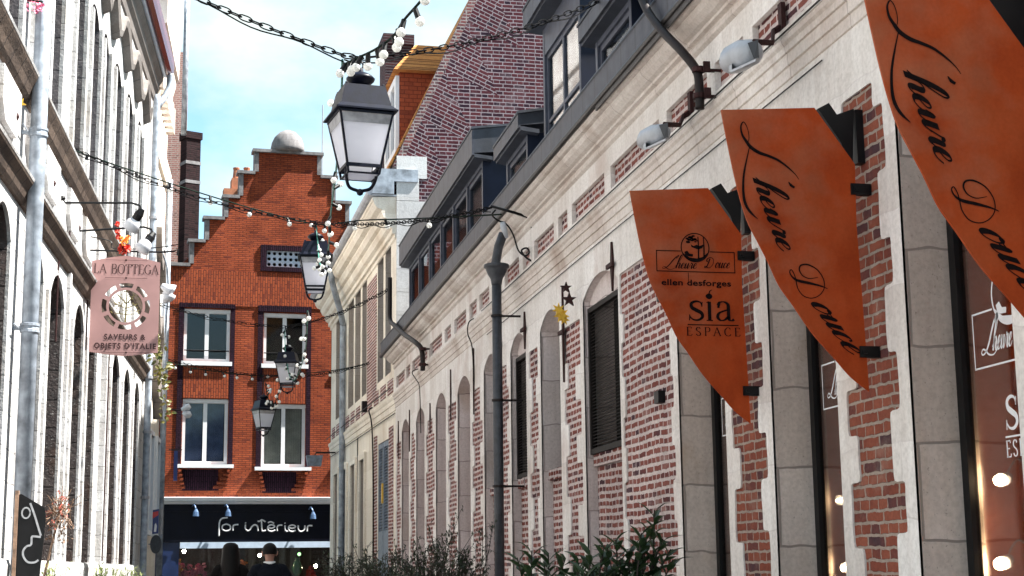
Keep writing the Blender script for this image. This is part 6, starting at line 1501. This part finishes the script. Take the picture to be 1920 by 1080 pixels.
for x, y, m, lab in ((345, 1034, 'lit', 'small lit lamp at the top left of the shop window'), (487, 1041, 'lit', 'small lit lamp left of the man in the shop window'), (561, 1039, 'litgreen', 'small green lamp at the upper right of the shop window'), (592, 1061, 'lit', 'small lit lamp low at the right of the shop window')):
    s_, z_ = FA.px(x, y, -1.0); t = thing('display_lamp', lab, 'lamp', tuple(FA.world(s_, -1.0, z_)), FA.ang, 'small lamps in the far shop window'); b = MB(-1); b.ball((0, 0, 0), .05, 10); b.build('glow_bulb', M[m], t, True); b = MB(-1); b.tube([(0, 0, .04), (0, 0, 2.52-z_)], .008, 5); b.build('flex', M['black'], t)

# ================================================================== two people seen from behind
def person(label, x, y, h, ang, coat, hairfn, lean=0.0, woman=False):
    t = thing('person', label, 'person', (x, y, 0), ang)
    k = h/1.80; V, E, Rr = [], [], []
    def v(x_, y_, z_, r): V.append((x_*k, y_*k, z_*k)); Rr.append(r*k); return len(V)-1
    def ln(*ids):
        for a, c_ in zip(ids, ids[1:]): E.append((a, c_))
    sw = .185 if not woman else .165
    pel = v(0, 0, .97, .115); wa = v(0, .0, 1.10, .105); ch = v(0, .01, 1.28, .115); uc = v(0, .0, 1.41, .085); nk = v(0, -.01, 1.52, .062); n2 = v(0, .0, 1.57, .055)
    ln(pel, wa, ch, uc, nk, n2)
    h1 = v(0, .005, 1.625, .075); h2 = v(0, .012, 1.69, .092); h3 = v(0, .005, 1.745, .075); ln(n2, h1, h2, h3)
    for s in (-1, 1):
        sh_ = v(s*sw, 0, 1.41, .052); el = v(s*(sw+.05), -.03, 1.16, .052); wr = v(s*(sw+.04), .05, .93, .036); hd = v(s*(sw+.035), .07, .86, .034); hp = v(s*(sw+.03), .085, .80, .026)
        ln(uc, sh_, el, wr, hd)
        for j in range(4):
            f1 = v(s*(sw+.03), .05+.02*j, .80-.004*abs(j-1.5), .0095); f2 = v(s*(sw+.022), .055+.02*j, .755, .0085); f3 = v(s*(sw+.012), .06+.02*j, .72, .008); ln(hd, f1, f2, f3)
        th_ = v(s*(sw+.02), .10, .83, .011); th2 = v(s*(sw+.01), .12, .79, .010); ln(hd, th_, th2)
        hip = v(s*.095, 0, .90, .08); kn = v(s*.10, .01, .50, .062); an = v(s*.10, -.02, .10, .042); hl_ = v(s*.10, -.04, .035, .035); to = v(s*.11, .16, .03, .035); ln(pel, hip, kn, an, hl_); ln(an, to)
        V.pop if False else None
    me = bpy.data.meshes.new('body'); me.from_pydata(V, E, []); o = bpy.data.objects.new('body', me); COL.objects.link(o); o.parent = t
    m = o.modifiers.new('skin', 'SKIN'); m.use_smooth_shade = True
    for sv, r in zip(me.skin_vertices[0].data, Rr): sv.radius = (r, r)
    me.skin_vertices[0].data[0].use_root = True
    o.modifiers.new('sub', 'SUBSURF').levels = 2; o.modifiers['sub'].render_levels = 2
    me.materials.append(M['skin'])
    # jacket shell, trousers, face and ears, hair
    j = MB(1)
    def ell(z, rx, ry, cy=0.0, n=20): return [j.P(rx*k*math.cos(2*math.pi*i/n), cy*k+ry*k*math.sin(2*math.pi*i/n), z*k) for i in range(n)]
    pr = [(.80, .215, .165), (.95, .21, .16), (1.10, .20, .15), (1.25, .215, .16), (1.36, .235, .155), (1.43, .235, .135), (1.475, .185, .11), (1.515, .105, .088), (1.55, .075, .072)]
    if woman: pr = [(.55, .26, .22), (.8, .235, .19), (1.0, .20, .165), (1.15, .185, .15), (1.30, .20, .155), (1.40, .205, .14), (1.46, .165, .11), (1.51, .095, .085), (1.55, .07, .07)]
    rings = [ell(z, a, c_) for z, a, c_ in pr]
    for A_, B_ in zip(rings, rings[1:]):
        for i in range(20): i2 = (i+1) % 20; j.face((A_[i], A_[i2], B_[i2], B_[i]))
    for s in (-1, 1):
        j.tube([(s*sw*.55*k, 0, 1.465*k), (s*sw*.95*k, 0, 1.435*k), (s*(sw+.035)*k, -.01*k, 1.36*k), (s*(sw+.055)*k, -.03*k, 1.16*k), (s*(sw+.042)*k, .045*k, .94*k)], [.075*k, .09*k, .09*k, .07*k, .052*k], 12)
    jk = j.build('jacket', coat, t, True)
    j = MB(1)
    for s in (-1, 1): j.tube([(s*.095*k, 0, .93*k), (s*.10*k, .01*k, .52*k), (s*.10*k, -.02*k, .07*k)], [.118*k, .085*k, .07*k], 12)
    j.build('trousers', coat, t, True)
    if not woman:
        j = MB(1); j.lathe([(.088*k, 1.508*k), (.084*k, 1.545*k), (.078*k, 1.555*k), (.07*k, 1.53*k)], (0, .0, 0), 18); j.build('shirt_collar', M['shirt'], t, True)
    j = MB(1)
    for s in (-1, 1): j.tube([(s*.088*k, .0, 1.63*k), (s*.098*k, -.005*k, 1.655*k), (s*.10*k, -.008*k, 1.685*k), (s*.088*k, .008*k, 1.70*k)], [.010*k, .016*k, .018*k, .01*k], 6)
    j.tube([(0, .092*k, 1.70*k), (0, .112*k, 1.655*k), (0, .098*k, 1.64*k)], [.008*k, .016*k, .01*k], 6); j.build('ears_and_nose', M['skin'], t, True)
    j = MB(1)
    for s in (-1, 1): j.ball((s*.034*k, .084*k, 1.69*k), .012*k, 8)
    j.build('eyes', M['shirt'], t, True); j = MB(1); j.tube([(-.024*k, .088*k, 1.608*k), (0, .094*k, 1.606*k), (.024*k, .088*k, 1.608*k)], .006*k, 6); j.build('mouth', M['redflower'], t, True)
    j = MB(1); hairfn(j, k); j.build('hair', M['hair'], t, True)
    return t
def short_hair(j, k):
    n = 20; rows = []
    for a in range(9):
        th = math.pi*.5*a/8*1.28; z = 1.70+.112*math.cos(th); r = .104*math.sin(th)
        rows.append([j.P(r*k*math.cos(2*math.pi*i/n), (r*1.1*math.sin(2*math.pi*i/n)-.006)*k, (z+(.06 if math.sin(2*math.pi*i/n) > .35 and a > 5 else 0)*(a-5)/3)*k) for i in range(n)])
    for A_, B_ in zip(rows, rows[1:]):
        for i in range(n): i2 = (i+1) % n; j.face((A_[i], A_[i2], B_[i2], B_[i]))
def long_hair(j, k):
    n = 20; rows = []
    prof = [(1.825, .01), (1.818, .06), (1.79, .098), (1.74, .116), (1.68, .122), (1.60, .128), (1.52, .138), (1.44, .150), (1.36, .155), (1.28, .14)]
    for z, r in prof:
        rows.append([j.P(r*k*math.cos(2*math.pi*i/n)*(1+.03*math.sin(i*3+z*20)), (min(r*.95*math.sin(2*math.pi*i/n), .03+.05*(1.83-z) if z < 1.76 else 9)-.012)*k, z*k) for i in range(n)])
    for A_, B_ in zip(rows, rows[1:]):
        for i in range(n): i2 = (i+1) % n; j.face((A_[i], A_[i2], B_[i2], B_[i]))
pm = at(505, 1075, 22.0); person('man seen from behind with short dark hair, white shirt collar and dark jacket', pm.x, 22.0, 1.795, R(4), M['jacket'], short_hair)
pw = at(432, 1075, 22.6); person('woman seen from behind with long dark hair and black coat, left of the man', pw.x, 22.6, 1.80, R(-8), M['browncoat'], long_hair, woman=True)
bpy.context.view_layer.update()
